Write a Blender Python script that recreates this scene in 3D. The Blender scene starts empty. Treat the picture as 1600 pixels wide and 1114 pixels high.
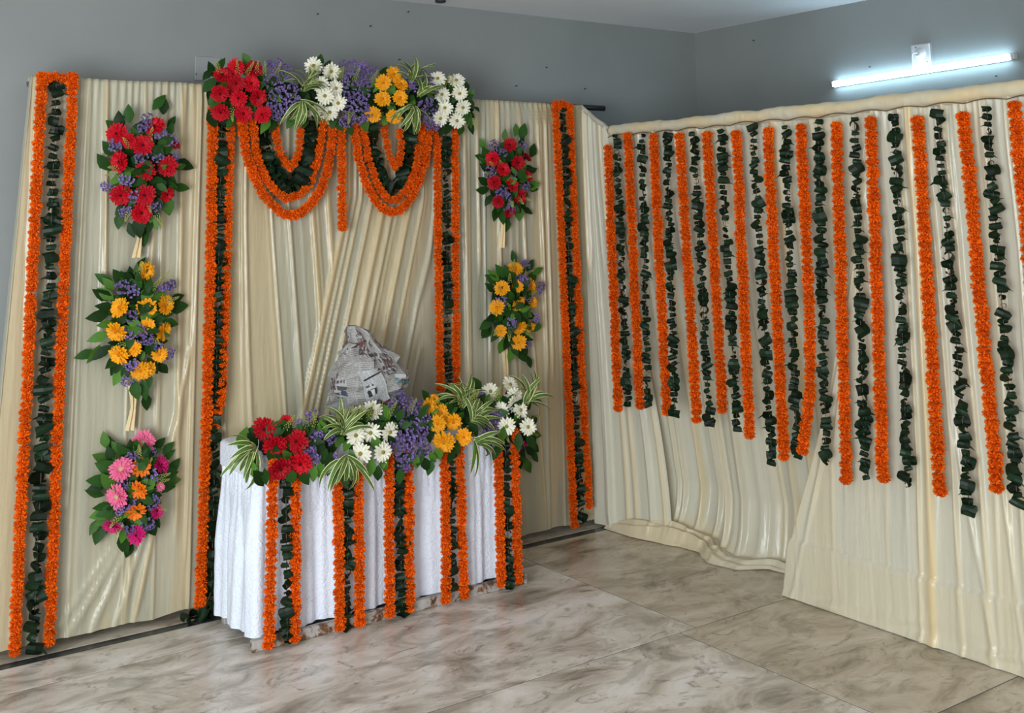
import bpy, bmesh, math, random
from mathutils import Vector, Matrix, noise

random.seed(7)
PI = math.pi
scene = bpy.context.scene
C = scene.collection

# ------------------------------------------------------------------ camera
cam_data = bpy.data.cameras.new('camera')
cam = bpy.data.objects.new('camera', cam_data)
C.objects.link(cam)
scene.camera = cam
cam_data.sensor_fit = 'HORIZONTAL'
cam_data.sensor_width = 36.0
cam_data.lens = 1757.6 * 36.0 / 1600.0
cam_data.shift_x = -0.0004
cam_data.shift_y = -0.2989
cam_data.clip_start = 0.05
yaw, pitch, roll = math.radians(35.868), math.radians(8.159), math.radians(-0.935)
fw = Vector((math.sin(yaw) * math.cos(pitch), math.cos(yaw) * math.cos(pitch), math.sin(pitch)))
rt = Vector((math.cos(yaw), -math.sin(yaw), 0))
up = rt.cross(fw)
r2 = rt * math.cos(roll) + up * math.sin(roll)
u2 = -rt * math.sin(roll) + up * math.cos(roll)
cam.matrix_world = Matrix(((r2.x, u2.x, -fw.x, 0), (r2.y, u2.y, -fw.y, 0), (r2.z, u2.z, -fw.z, 1.8), (0, 0, 0, 1)))

# ------------------------------------------------------------------ world, daylight, exposure
world = bpy.data.worlds.new('room_ambience')
scene.world = world
world.use_nodes = True
bg = world.node_tree.nodes['Background']
bg.inputs['Color'].default_value = (0.80, 0.87, 1.0, 1)
bg.inputs['Strength'].default_value = 0.30


def area(name, loc, target, sx, sy, power, col):
    l = bpy.data.lights.new(name, 'AREA')
    l.shape = 'RECTANGLE'
    l.size, l.size_y, l.energy, l.color = sx, sy, power, col
    o = bpy.data.objects.new(name, l)
    C.objects.link(o)
    o.location = loc
    o.rotation_euler = (Vector(target) - Vector(loc)).to_track_quat('-Z', 'Y').to_euler()
    return o


area('doorway_daylight', (-2.3, -0.1, 1.25), (2.7, 4.9, 0.7), 2.4, 2.3, 365, (0.88, 0.95, 1.0))
area('front_fill_light', (1.8, -2.6, 1.9), (3.0, 5.0, 0.9), 2.4, 1.8, 40, (1.0, 0.96, 0.90))  # soft fill added behind the camera to brighten surfaces facing it, no known window

scene.view_settings.view_transform = 'Standard'
scene.view_settings.look = 'None'
scene.view_settings.gamma = 1.0
scene.view_settings.use_curve_mapping = False
scene.view_settings.exposure = 0.0


# ------------------------------------------------------------------ helpers
def link(name, me, mat=None, parent=None, loc=None, smooth=False):
    o = bpy.data.objects.new(name, me)
    C.objects.link(o)
    if mat is not None and len(me.materials) == 0:
        for m in (mat if isinstance(mat, (list, tuple)) else [mat]):
            me.materials.append(m)
    if parent is not None:
        o.parent = parent
    if loc is not None:
        o.location = loc
    return o


def mesh(name, verts, faces, smooth=False, mi=None, uv=None):
    me = bpy.data.meshes.new(name)
    me.from_pydata([tuple(v) for v in verts], [], faces)
    if smooth:
        me.polygons.foreach_set('use_smooth', [True] * len(me.polygons))
    if mi is not None:
        me.polygons.foreach_set('material_index', mi)
    if uv is not None:
        l = me.uv_layers.new(name='UVMap')
        flat = []
        for lp in me.loops:
            flat += list(uv[lp.vertex_index])
        l.data.foreach_set('uv', flat)
    me.update()
    return me


def tag(o, label, cat, group=None):
    o['label'] = label
    o['category'] = cat
    if group:
        o['group'] = group
    return o


def thing(name, label, cat, loc=(0, 0, 0), group=None):
    o = bpy.data.objects.new(name, None)
    C.objects.link(o)
    o.location = loc
    o.empty_display_size = 0.05
    return tag(o, label, cat, group)


def structure(o):
    o['kind'] = 'structure'
    return o


def box_data(x0, y0, z0, x1, y1, z1, off=0):
    v = [(x0, y0, z0), (x1, y0, z0), (x1, y1, z0), (x0, y1, z0), (x0, y0, z1), (x1, y0, z1), (x1, y1, z1), (x0, y1, z1)]
    f = [(0, 3, 2, 1), (4, 5, 6, 7), (0, 1, 5, 4), (1, 2, 6, 5), (2, 3, 7, 6), (3, 0, 4, 7)]
    return v, [tuple(i + off for i in q) for q in f]


def bevel_box(name, size, bev, segs=2):
    bm = bmesh.new()
    bmesh.ops.create_cube(bm, size=1.0)
    for v in bm.verts:
        v.co = Vector((v.co.x * size[0], v.co.y * size[1], v.co.z * size[2]))
    bmesh.ops.bevel(bm, geom=bm.edges[:], offset=bev, segments=segs, profile=0.5, affect='EDGES')
    me = bpy.data.meshes.new(name)
    bm.to_mesh(me)
    bm.free()
    return me


def cr(pts, n=14):
    """Catmull-Rom through pts, dense polyline."""
    P = [Vector(p) for p in pts]
    if len(P) == 2:
        return [P[0].lerp(P[1], i / 40) for i in range(41)]
    P = [P[0] * 2 - P[1]] + P + [P[-1] * 2 - P[-2]]
    out = []
    for i in range(1, len(P) - 2):
        a, b, c, d = P[i - 1], P[i], P[i + 1], P[i + 2]
        for k in range(n):
            t = k / n
            out.append(0.5 * ((2 * b) + (c - a) * t + (2 * a - 5 * b + 4 * c - d) * t * t + (3 * b - a - 3 * c + d) * t ** 3))
    out.append(P[-2].copy())
    return out


def resample(poly, step):
    L = [0.0]
    for a, b in zip(poly, poly[1:]):
        L.append(L[-1] + (b - a).length)
    n = max(2, int(round(L[-1] / step)) + 1)
    res = []
    j = 0
    for i in range(n):
        s = L[-1] * i / (n - 1)
        while j < len(L) - 2 and L[j + 1] < s:
            j += 1
        t = (s - L[j]) / max(1e-9, L[j + 1] - L[j])
        p = poly[j].lerp(poly[j + 1], t)
        res.append((p, (poly[j + 1] - poly[j]).normalized()))
    return res


def tube(name, pts, r, sides=6, rfun=None, smooth=True, cap=True):
    pts = [Vector(p) for p in pts]
    v, f = [], []
    n = len(pts)
    ref = None
    for i, p in enumerate(pts):
        t = (pts[min(i + 1, n - 1)] - pts[max(i - 1, 0)]).normalized()
        if ref is None:
            ref = Vector((0, 0, 1)) if abs(t.z) < 0.9 else Vector((1, 0, 0))
        a = (ref - t * ref.dot(t)).normalized()
        ref = a
        b = t.cross(a)
        for k in range(sides):
            an = 2 * PI * k / sides
            rr = r if rfun is None else r * rfun(i, k)
            v.append(p + (a * math.cos(an) + b * math.sin(an)) * rr)
    for i in range(n - 1):
        for k in range(sides):
            k2 = (k + 1) % sides
            f.append((i * sides + k, i * sides + k2, (i + 1) * sides + k2, (i + 1) * sides + k))
    if cap:
        f.append(tuple(range(sides - 1, -1, -1)))
        f.append(tuple((n - 1) * sides + k for k in range(sides)))
    return mesh(name, v, f, smooth)


def frame(pos, z, spin=0.0, scale=(1, 1, 1)):
    z = Vector(z).normalized()
    ref = Vector((0, 0, 1)) if abs(z.z) < 0.95 else Vector((0, -1, 0))
    x = ref.cross(z).normalized()
    y = z.cross(x)
    x, y = x * math.cos(spin) + y * math.sin(spin), y * math.cos(spin) - x * math.sin(spin)
    m = Matrix(((x.x, y.x, z.x, 0), (x.y, y.y, z.y, 0), (x.z, y.z, z.z, 0), (0, 0, 0, 1)))
    s = Matrix.Diagonal((scale[0], scale[1], scale[2], 1))
    return Matrix.Translation(pos) @ m @ s


def put(name, me, parent, mtx):
    o = bpy.data.objects.new(name, me)
    C.objects.link(o)
    o.parent = parent
    o.matrix_basis = mtx
    return o


# ------------------------------------------------------------------ materials
def newmat(name):
    m = bpy.data.materials.new(name)
    m.use_nodes = True
    nt = m.node_tree
    return m, nt, nt.nodes['Principled BSDF']


def node(nt, t, **kw):
    n = nt.nodes.new(t)
    for k, v in kw.items():
        if k.startswith('i_'):
            key = k[2:].replace('_', ' ')
            n.inputs[key].default_value = v
        else:
            setattr(n, k, v)
    return n


def ramp(nt, stops, interp='LINEAR'):
    r = nt.nodes.new('ShaderNodeValToRGB')
    r.color_ramp.interpolation = interp
    e = r.color_ramp.elements
    while len(e) < len(stops):
        e.new(0.5)
    for el, (p, c) in zip(e, stops):
        el.position = p
        el.color = (c[0], c[1], c[2], 1)
    return r


def simple(name, col, rough=0.6, var=0.0, scale=30.0, spec=0.5, metal=0.0, sheen=0.0, bump=0.0, objvar=0.0, trans=0.0):
    """Principled with a noise variation in colour, optional per-object variation and bump."""
    m, nt, b = newmat(name)
    b.inputs['Roughness'].default_value = rough
    b.inputs['Specular IOR Level'].default_value = spec
    b.inputs['Metallic'].default_value = metal
    b.inputs['Sheen Weight'].default_value = sheen
    tc = node(nt, 'ShaderNodeTexCoord')
    nz = node(nt, 'ShaderNodeTexNoise', i_Scale=scale, i_Detail=3.0)
    nt.links.new(tc.outputs['Object'], nz.inputs['Vector'])
    d = tuple(max(0, c * (1 - var)) for c in col)
    l = tuple(min(1, c * (1 + var)) for c in col)
    r = ramp(nt, [(0.3, d), (0.7, l)])
    nt.links.new(nz.outputs['Fac'], r.inputs['Fac'])
    src = r.outputs['Color']
    if objvar:
        oi = node(nt, 'ShaderNodeObjectInfo')
        hsv = node(nt, 'ShaderNodeHueSaturation')
        mr = node(nt, 'ShaderNodeMapRange')
        mr.inputs['To Min'].default_value = 1 - objvar
        mr.inputs['To Max'].default_value = 1 + objvar
        nt.links.new(oi.outputs['Random'], mr.inputs['Value'])
        nt.links.new(mr.outputs['Result'], hsv.inputs['Value'])
        nt.links.new(src, hsv.inputs['Color'])
        src = hsv.outputs['Color']
    nt.links.new(src, b.inputs['Base Color'])
    if bump:
        bp = node(nt, 'ShaderNodeBump', i_Strength=bump, i_Distance=0.01)
        nt.links.new(nz.outputs['Fac'], bp.inputs['Height'])
        nt.links.new(bp.outputs['Normal'], b.inputs['Normal'])
    if trans:
        tr = node(nt, 'ShaderNodeBsdfTranslucent')
        mx = node(nt, 'ShaderNodeMixShader')
        mx.inputs[0].default_value = trans
        nt.links.new(src, tr.inputs['Color'])
        nt.links.new(b.outputs[0], mx.inputs[1])
        nt.links.new(tr.outputs[0], mx.inputs[2])
        nt.links.new(mx.outputs[0], nt.nodes['Material Output'].inputs['Surface'])
    return m


M = {}
M['wall'] = simple('grey_wall_paint', (0.238, 0.252, 0.246), 0.55, 0.05, 1.6, 0.3, bump=0.02)
M['ceiling'] = simple('white_ceiling_paint', (0.82, 0.83, 0.85), 0.7, 0.03, 2.0, 0.2)
M['marigold'] = simple('orange_marigold_petals', (0.93, 0.148, 0.003), 0.65, 0.2, 60, 0.15, objvar=0.13, trans=0.2)
M['marigold_core'] = simple('deep_orange_marigold_core', (0.45, 0.045, 0.002), 0.8, 0.3, 80, 0.1)
M['string'] = simple('brown_thread', (0.10, 0.07, 0.05), 0.9, 0.2, 200)
M['fold_leaf'] = simple('dark_folded_leaf', (0.005, 0.017, 0.006), 0.45, 0.5, 40, 0.22, objvar=0.5)
M['leaf'] = simple('glossy_dark_green_leaf', (0.016, 0.056, 0.008), 0.48, 0.35, 40, 0.14, objvar=0.55, trans=0.15)
M['leaf_light'] = simple('mid_green_leaf', (0.065, 0.17, 0.020), 0.48, 0.3, 40, 0.2, objvar=0.35, trans=0.2)
M['foliage'] = simple('dark_foliage_base', (0.012, 0.030, 0.010), 0.9, 0.5, 60, 0.1)
M['sprig'] = simple('yellow_green_filler', (0.34, 0.38, 0.09), 0.7, 0.3, 60, 0.2)
M['stem'] = simple('green_stem', (0.07, 0.13, 0.04), 0.7, 0.3, 60, 0.2)
M['statice'] = simple('purple_statice', (0.235, 0.165, 0.375), 0.7, 0.35, 70, 0.2, objvar=0.25, trans=0.15)
M['red'] = simple('red_gerbera_petal', (0.46, 0.003, 0.012), 0.55, 0.25, 60, 0.2, objvar=0.25, trans=0.12)
M['white'] = simple('white_gerbera_petal', (0.86, 0.84, 0.70), 0.55, 0.06, 60, 0.3, objvar=0.05, trans=0.2)
M['yellow'] = simple('yellow_gerbera_petal', (0.91, 0.38, 0.008), 0.55, 0.18, 60, 0.3, objvar=0.08, trans=0.2)
M['pink'] = simple('pink_gerbera_petal', (0.82, 0.17, 0.32), 0.55, 0.18, 60, 0.3, trans=0.2)
M['magenta'] = simple('magenta_gerbera_petal', (0.60, 0.012, 0.16), 0.55, 0.18, 60, 0.3, trans=0.2)
M['orange'] = simple('orange_gerbera_petal', (0.90, 0.20, 0.01), 0.55, 0.18, 60, 0.3, trans=0.2)
M['c_red'] = simple('dark_red_flower_centre', (0.07, 0.004, 0.008), 0.9, 0.4, 300, 0.1, bump=0.4)
M['c_white'] = simple('olive_flower_centre', (0.30, 0.24, 0.05), 0.9, 0.3, 300, 0.1, bump=0.4)
M['c_yellow'] = simple('amber_flower_centre', (0.55, 0.17, 0.01), 0.9, 0.3, 300, 0.1, bump=0.4)
M['c_pink'] = simple('cream_flower_centre', (0.55, 0.42, 0.22), 0.9, 0.3, 300, 0.1, bump=0.4)
M['c_magenta'] = M['c_red']
M['c_orange'] = M['c_yellow']
M['black_metal'] = simple('black_painted_pipe', (0.014, 0.013, 0.015), 0.45, 0.3, 30)
M['plastic'] = simple('white_plastic', (0.58, 0.60, 0.62), 0.35, 0.02, 20)
M['plate'] = simple('painted_cover_plate', (0.27, 0.28, 0.285), 0.45, 0.04, 8)
M['dark'] = simple('dark_screw', (0.03, 0.03, 0.03), 0.5, 0.2, 50)
M['wood'] = simple('table_plywood', (0.35, 0.24, 0.14), 0.6, 0.2, 12)
M['ribbon'] = simple('cream_ribbon', (0.78, 0.62, 0.36), 0.4, 0.1, 20, sheen=0.2)
M['grout'] = simple('dark_floor_joint', (0.10, 0.09, 0.08), 0.8, 0.2, 30)


def satin_mat(name, c0, c1, c2):
    m, nt, b = newmat(name)
    at = node(nt, 'ShaderNodeAttribute', attribute_name='layers')
    tc = node(nt, 'ShaderNodeTexCoord')
    mp = node(nt, 'ShaderNodeMapping')
    mp.inputs['Scale'].default_value = (6, 6, 0.8)
    nt.links.new(tc.outputs['Object'], mp.inputs['Vector'])
    nz = node(nt, 'ShaderNodeTexNoise', i_Scale=1.0, i_Detail=4.0)
    nt.links.new(mp.outputs[0], nz.inputs['Vector'])
    r1 = ramp(nt, [(0.3, c0), (0.7, c1)])
    nt.links.new(nz.outputs['Fac'], r1.inputs['Fac'])
    mx = node(nt, 'ShaderNodeMix', data_type='RGBA')
    nt.links.new(at.outputs['Fac'], mx.inputs['Factor'])
    nt.links.new(r1.outputs['Color'], mx.inputs[6])
    mx.inputs[7].default_value = (c2[0], c2[1], c2[2], 1)
    nt.links.new(mx.outputs[2], b.inputs['Base Color'])
    b.inputs['Roughness'].default_value = 0.27
    b.inputs['Specular IOR Level'].default_value = 0.45
    b.inputs['Sheen Weight'].default_value = 0.15
    mp2 = node(nt, 'ShaderNodeMapping')
    mp2.inputs['Scale'].default_value = (28, 28, 3.5)
    nt.links.new(tc.outputs['Object'], mp2.inputs['Vector'])
    n2 = node(nt, 'ShaderNodeTexNoise', i_Scale=1.0, i_Detail=3.0)
    nt.links.new(mp2.outputs[0], n2.inputs['Vector'])
    bp = node(nt, 'ShaderNodeBump', i_Strength=0.32, i_Distance=0.02)
    nt.links.new(n2.outputs['Fac'], bp.inputs['Height'])
    nt.links.new(bp.outputs['Normal'], b.inputs['Normal'])
    tr = node(nt, 'ShaderNodeBsdfTranslucent')
    nt.links.new(mx.outputs[2], tr.inputs['Color'])
    ms = node(nt, 'ShaderNodeMixShader')
    ms.inputs[0].default_value = 0.18
    nt.links.new(b.outputs[0], ms.inputs[1])
    nt.links.new(tr.outputs[0], ms.inputs[2])
    nt.links.new(ms.outputs[0], nt.nodes['Material Output'].inputs['Surface'])
    return m


M['satin'] = satin_mat('cream_satin_cloth', (0.42, 0.40, 0.295), (0.50, 0.475, 0.35), (0.62, 0.48, 0.26))
M['pale_satin'] = satin_mat('pale_cream_satin_cloth', (0.62, 0.60, 0.475), (0.70, 0.67, 0.535), (0.78, 0.63, 0.37))


def white_cloth_mat():
    m, nt, b = newmat('crushed_white_table_cloth')
    b.inputs['Base Color'].default_value = (0.76, 0.81, 0.90, 1)
    b.inputs['Roughness'].default_value = 0.62
    b.inputs['Sheen Weight'].default_value = 0.1
    tc = node(nt, 'ShaderNodeTexCoord')
    nz = node(nt, 'ShaderNodeTexNoise', i_Scale=48.0, i_Detail=5.0, i_Distortion=1.6)
    nt.links.new(tc.outputs['Object'], nz.inputs['Vector'])
    bp = node(nt, 'ShaderNodeBump', i_Strength=0.6, i_Distance=0.012)
    nt.links.new(nz.outputs['Fac'], bp.inputs['Height'])
    nt.links.new(bp.outputs['Normal'], b.inputs['Normal'])
    return m


M['cloth'] = white_cloth_mat()


def marble_mat():
    m, nt, b = newmat('veined_marble')
    tc = node(nt, 'ShaderNodeTexCoord')
    oi = node(nt, 'ShaderNodeObjectInfo')
    geo = node(nt, 'ShaderNodeNewGeometry')
    off = node(nt, 'ShaderNodeVectorMath', operation='MULTIPLY_ADD')
    nt.links.new(oi.outputs['Random'], off.inputs[0])
    off.inputs[1].default_value = (37, 53, 0)
    nt.links.new(geo.outputs['Position'], off.inputs[2])
    mp = node(nt, 'ShaderNodeMapping')
    mp.inputs['Rotation'].default_value = (0, 0, math.radians(-28))
    mp.inputs['Scale'].default_value = (1.0, 1.75, 1)
    nt.links.new(off.outputs[0], mp.inputs['Vector'])
    # large clouding
    n1 = node(nt, 'ShaderNodeTexNoise', i_Scale=2.8, i_Detail=8.0, i_Roughness=0.62, i_Distortion=0.9)
    nt.links.new(mp.outputs[0], n1.inputs['Vector'])
    r1 = ramp(nt, [(0.30, (0.17, 0.145, 0.105)), (0.42, (0.40, 0.345, 0.265)), (0.52, (0.56, 0.495, 0.40)), (0.68, (0.70, 0.645, 0.57))])
    nt.links.new(n1.outputs['Fac'], r1.inputs['Fac'])
    # streaky brown veins
    n2 = node(nt, 'ShaderNodeTexNoise', i_Scale=4.2, i_Detail=9.0, i_Roughness=0.72, i_Distortion=2.6)
    nt.links.new(mp.outputs[0], n2.inputs['Vector'])
    r2_ = ramp(nt, [(0.33, (1, 1, 1)), (0.45, (0, 0, 0))])
    nt.links.new(n2.outputs['Fac'], r2_.inputs['Fac'])
    mx = node(nt, 'ShaderNodeMix', data_type='RGBA')
    sc = node(nt, 'ShaderNodeMath', operation='MULTIPLY')
    sc.inputs[1].default_value = 0.8
    nt.links.new(r2_.outputs['Color'], sc.inputs[0])
    nt.links.new(sc.outputs[0], mx.inputs['Factor'])
    nt.links.new(r1.outputs['Color'], mx.inputs[6])
    mx.inputs[7].default_value = (0.16, 0.125, 0.09, 1)
    # green-grey patches
    n3 = node(nt, 'ShaderNodeTexNoise', i_Scale=3.1, i_Detail=7.0, i_Roughness=0.6, i_Distortion=1.4)
    nt.links.new(mp.outputs[0], n3.inputs['Vector'])
    r3 = ramp(nt, [(0.56, (0, 0, 0)), (0.64, (1, 1, 1))])
    nt.links.new(n3.outputs['Fac'], r3.inputs['Fac'])
    s3 = node(nt, 'ShaderNodeMath', operation='MULTIPLY')
    s3.inputs[1].default_value = 0.45
    nt.links.new(r3.outputs['Color'], s3.inputs[0])
    mx2 = node(nt, 'ShaderNodeMix', data_type='RGBA')
    nt.links.new(s3.outputs[0], mx2.inputs['Factor'])
    nt.links.new(mx.outputs[2], mx2.inputs[6])
    mx2.inputs[7].default_value = (0.25, 0.24, 0.175, 1)
    tint = node(nt, 'ShaderNodeMix', data_type='RGBA', blend_type='MULTIPLY')
    tint.inputs['Factor'].default_value = 1.0
    nt.links.new(mx2.outputs[2], tint.inputs[6])
    nt.links.new(oi.outputs['Color'], tint.inputs[7])
    nt.links.new(tint.outputs[2], b.inputs['Base Color'])
    b.inputs['Roughness'].default_value = 0.31
    b.inputs['Specular IOR Level'].default_value = 0.38
    return m


M['marble'] = marble_mat()
M['granite'] = simple('black_granite', (0.028, 0.032, 0.034), 0.25, 0.5, 25, 0.4)


def rust_mat():
    m, nt, b = newmat('chipped_white_paint_on_rusty_steel')
    tc = node(nt, 'ShaderNodeTexCoord')
    nz = node(nt, 'ShaderNodeTexNoise', i_Scale=14.0, i_Detail=6.0, i_Roughness=0.7)
    nt.links.new(tc.outputs['Object'], nz.inputs['Vector'])
    r = ramp(nt, [(0.40, (0.06, 0.035, 0.02)), (0.46, (0.20, 0.10, 0.05)), (0.50, (0.36, 0.34, 0.31)), (0.7, (0.46, 0.45, 0.42))])
    nt.links.new(nz.outputs['Fac'], r.inputs['Fac'])
    nt.links.new(r.outputs['Color'], b.inputs['Base Color'])
    b.inputs['Roughness'].default_value = 0.6
    return m


M['rust'] = rust_mat()


def variegated_mat():
    m, nt, b = newmat('cream_edged_strap_leaf')
    uv = node(nt, 'ShaderNodeUVMap')
    sp = node(nt, 'ShaderNodeSeparateXYZ')
    nt.links.new(uv.outputs[0], sp.inputs[0])
    s = node(nt, 'ShaderNodeMath', operation='SUBTRACT')
    s.inputs[1].default_value = 0.5
    nt.links.new(sp.outputs[0], s.inputs[0])
    a = node(nt, 'ShaderNodeMath', operation='ABSOLUTE')
    nt.links.new(s.outputs[0], a.inputs[0])
    r = ramp(nt, [(0.0, (0.14, 0.24, 0.05)), (0.10, (0.045, 0.11, 0.02)), (0.33, (0.06, 0.13, 0.025)), (0.38, (0.55, 0.58, 0.22)), (0.5, (0.66, 0.66, 0.30))])
    nt.links.new(a.outputs[0], r.inputs['Fac'])
    nt.links.new(r.outputs['Color'], b.inputs['Base Color'])
    b.inputs['Roughness'].default_value = 0.45
    return m


M['strap'] = variegated_mat()


def newsprint_mat(name, paper):
    m, nt, b = newmat(name)
    uv = node(nt, 'ShaderNodeUVMap')
    sp = node(nt, 'ShaderNodeSeparateXYZ')
    nt.links.new(uv.outputs[0], sp.inputs[0])

    def math_(op, a, c=None, clamp=False):
        n = node(nt, 'ShaderNodeMath', operation=op)
        n.use_clamp = clamp
        for i, x in enumerate((a, c)):
            if x is None:
                continue
            if isinstance(x, (int, float)):
                n.inputs[i].default_value = x
            else:
                nt.links.new(x, n.inputs[i])
        return n.outputs[0]
    U, V = sp.outputs[0], sp.outputs[1]

    def textlayer(lines, words, thr):
        row = math_('FLOOR', math_('MULTIPLY', V, lines))
        fr = math_('FRACT', math_('MULTIPLY', V, lines))
        ink = math_('LESS_THAN', fr, 0.6)
        cb = node(nt, 'ShaderNodeCombineXYZ')
        nt.links.new(math_('MULTIPLY', U, words), cb.inputs[0])
        nt.links.new(math_('MULTIPLY', row, 7.3), cb.inputs[1])
        nz = node(nt, 'ShaderNodeTexNoise', i_Scale=1.0, i_Detail=1.0)
        nt.links.new(cb.outputs[0], nz.inputs['Vector'])
        return math_('MULTIPLY', ink, math_('GREATER_THAN', nz.outputs['Fac'], thr))
    body = textlayer(150, 260, 0.42)
    head = textlayer(36, 75, 0.46)
    col = math_('GREATER_THAN', math_('FRACT', math_('MULTIPLY', U, 16)), 0.08)
    # blocks of the page: headline, body text, picture, blank
    vc = node(nt, 'ShaderNodeTexVoronoi', distance='CHEBYCHEV', i_Scale=11.0, i_Randomness=0.7)
    nt.links.new(uv.outputs[0], vc.inputs['Vector'])
    sc = node(nt, 'ShaderNodeSeparateColor')
    nt.links.new(vc.outputs['Color'], sc.inputs[0])
    is_head = math_('LESS_THAN', sc.outputs[0], 0.20)
    is_pic = math_('GREATER_THAN', sc.outputs[0], 0.86)
    bodym = math_('MULTIPLY', math_('MULTIPLY', body, col), math_('SUBTRACT', 1.0, math_('ADD', is_head, is_pic, True)))
    ink = math_('ADD', math_('MULTIPLY', bodym, 0.48), math_('MULTIPLY', math_('MULTIPLY', head, is_head), 0.9), True)
    mx = node(nt, 'ShaderNodeMix', data_type='RGBA')
    nt.links.new(ink, mx.inputs['Factor'])
    mx.inputs[6].default_value = paper
    mx.inputs[7].default_value = (0.05, 0.05, 0.055, 1)
    n3 = node(nt, 'ShaderNodeTexNoise', i_Scale=60.0, i_Detail=4.0)
    nt.links.new(uv.outputs[0], n3.inputs['Vector'])
    r = ramp(nt, [(0.35, (0.04, 0.04, 0.045)), (0.46, (0.16, 0.09, 0.075)), (0.55, (0.16, 0.19, 0.21)), (0.62, (0.42, 0.40, 0.38))])
    nt.links.new(n3.outputs['Fac'], r.inputs['Fac'])
    mx2 = node(nt, 'ShaderNodeMix', data_type='RGBA')
    nt.links.new(is_pic, mx2.inputs['Factor'])
    nt.links.new(mx.outputs[2], mx2.inputs[6])
    nt.links.new(r.outputs['Color'], mx2.inputs[7])
    nt.links.new(mx2.outputs[2], b.inputs['Base Color'])
    b.inputs['Roughness'].default_value = 0.85
    b.inputs['Specular IOR Level'].default_value = 0.15
    return m


M['news'] = newsprint_mat('newsprint', (0.40, 0.39, 0.37, 1))
M['news_sheet'] = newsprint_mat('pale_newsprint', (0.50, 0.51, 0.51, 1))
M['news_rule'] = simple('black_newspaper_ink', (0.035, 0.035, 0.04), 0.9, 0.3, 80, 0.1)
M['news_teal'] = simple('teal_newspaper_ink', (0.10, 0.25, 0.28), 0.9, 0.3, 80, 0.1)
M['news_red'] = simple('red_newspaper_ink', (0.13, 0.045, 0.038), 0.9, 0.6, 120, 0.1)
M['news_white'] = simple('blank_newspaper', (0.47, 0.48, 0.48), 0.9, 0.06, 40, 0.1)
M['news_blue'] = simple('blue_newspaper_ink', (0.07, 0.085, 0.12), 0.9, 0.3, 120, 0.1)


def tube_emit():
    m, nt, b = newmat('lit_tube_diffuser')
    b.inputs['Base Color'].default_value = (0.9, 0.95, 1, 1)
    b.inputs['Emission Color'].default_value = (0.52, 0.80, 1.0, 1)
    b.inputs['Emission Strength'].default_value = 34.0
    return m


M['tube'] = tube_emit()

# ------------------------------------------------------------------ room shell
WY, WX, CZ = 5.60, 5.634, 3.025


def shell(name, a, mat):
    v, f = box_data(*a)
    return structure(link(name, mesh(name, v, f), mat))


wall_l = shell('wall_left', (-3.2, WY, 0, WX + 0.15, WY + 0.15, CZ), M['wall'])
wall_r = shell('wall_right', (WX, -1.2, 0, WX + 0.15, WY, CZ), M['wall'])
ceil = shell('ceiling', (-3.2, -3.0, CZ, WX + 0.15, WY + 0.15, CZ + 0.12), M['ceiling'])
flo = shell('floor', (-3.2, -3.0, -0.08, WX + 0.15, WY + 0.15, -0.0012), M['grout'])

# marble slabs, each a bevelled piece with a thin joint
def slab(x0, y0, x1, y1, mat, name='marble_slab', g=0.003, tint=(1, 1, 1)):
    me = bevel_box(name, (x1 - x0 - 2 * g, y1 - y0 - 2 * g, 0.02), 0.0004, 1)
    o = link(name, me, mat, flo)
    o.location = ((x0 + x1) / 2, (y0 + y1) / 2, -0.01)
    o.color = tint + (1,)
    return o


rows = [(-3.0, -1.895), (-1.895, -0.765), (-0.765, 0.37), (0.37, 1.50), (1.50, 2.635), (2.635, 3.765), (3.765, 4.90), (4.90, 5.165)]
cols = {0: [-3.2, -1.4, 0.7, 2.6, 4.2, 5.63], 1: [-3.2, -0.9, 1.2, 3.0, 4.6, 5.63], 2: [-3.2, -1.7, 0.3, 2.2, 3.9, 5.63],
        3: [-3.2, -1.1, 0.9, 2.7, 4.3, 5.63], 4: [-3.2, -0.6, 1.5, 3.3, 5.63], 5: [-3.2, -0.7, 1.45, 3.556, 5.63],
        6: [-3.2, -0.9, 0.85, 3.655, 5.63], 7: [-3.2, -1.2, 0.95, 3.66, 5.63]}
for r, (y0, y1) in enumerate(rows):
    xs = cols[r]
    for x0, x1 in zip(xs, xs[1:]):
        pale_daylit = x0 < 3.0 and r >= 5  # whiter slabs, with daylight reflected at lower left put into their tint
        slab(x0, y0, x1, y1, M['marble'], tint=(1.22, 1.28, 1.37) if pale_daylit else (0.97, 0.95, 0.91))
for x0, x1 in ((-3.2, -0.1), (-0.1, 2.4), (2.4, 4.1), (4.1, 5.63)):
    slab(x0, 5.165, x1, 5.225, M['granite'], 'granite_border')
for x0, x1 in ((-3.2, 0.4), (0.4, 2.9), (2.9, 5.63)):
    slab(x0, 5.225, x1, 5.595, M['marble'])

# nails and nail holes on the two walls
nail_me = tube('wall_nail', [(0, 0, 0), (0, -0.006, 0), (0, -0.012, 0)], 0.004, 6)
nail_me.materials.append(M['dark'])
for x, z in ((1.06, 2.86), (3.30, 2.965), (2.72, 2.90), (3.24, 2.68), (4.31, 2.70), (4.07, 2.57), (4.62, 2.58), (3.05, 2.86)):
    o = link('wall_nail', nail_me, None, wall_l, (x, WY, z))
for y, z in ((5.05, 2.90), (4.15, 2.62), (3.72, 2.40), (3.35, 2.48)):
    o = link('wall_nail', nail_me, None, wall_r, (WX, y, z))
    o.rotation_euler = (0, 0, -PI / 2)

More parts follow.
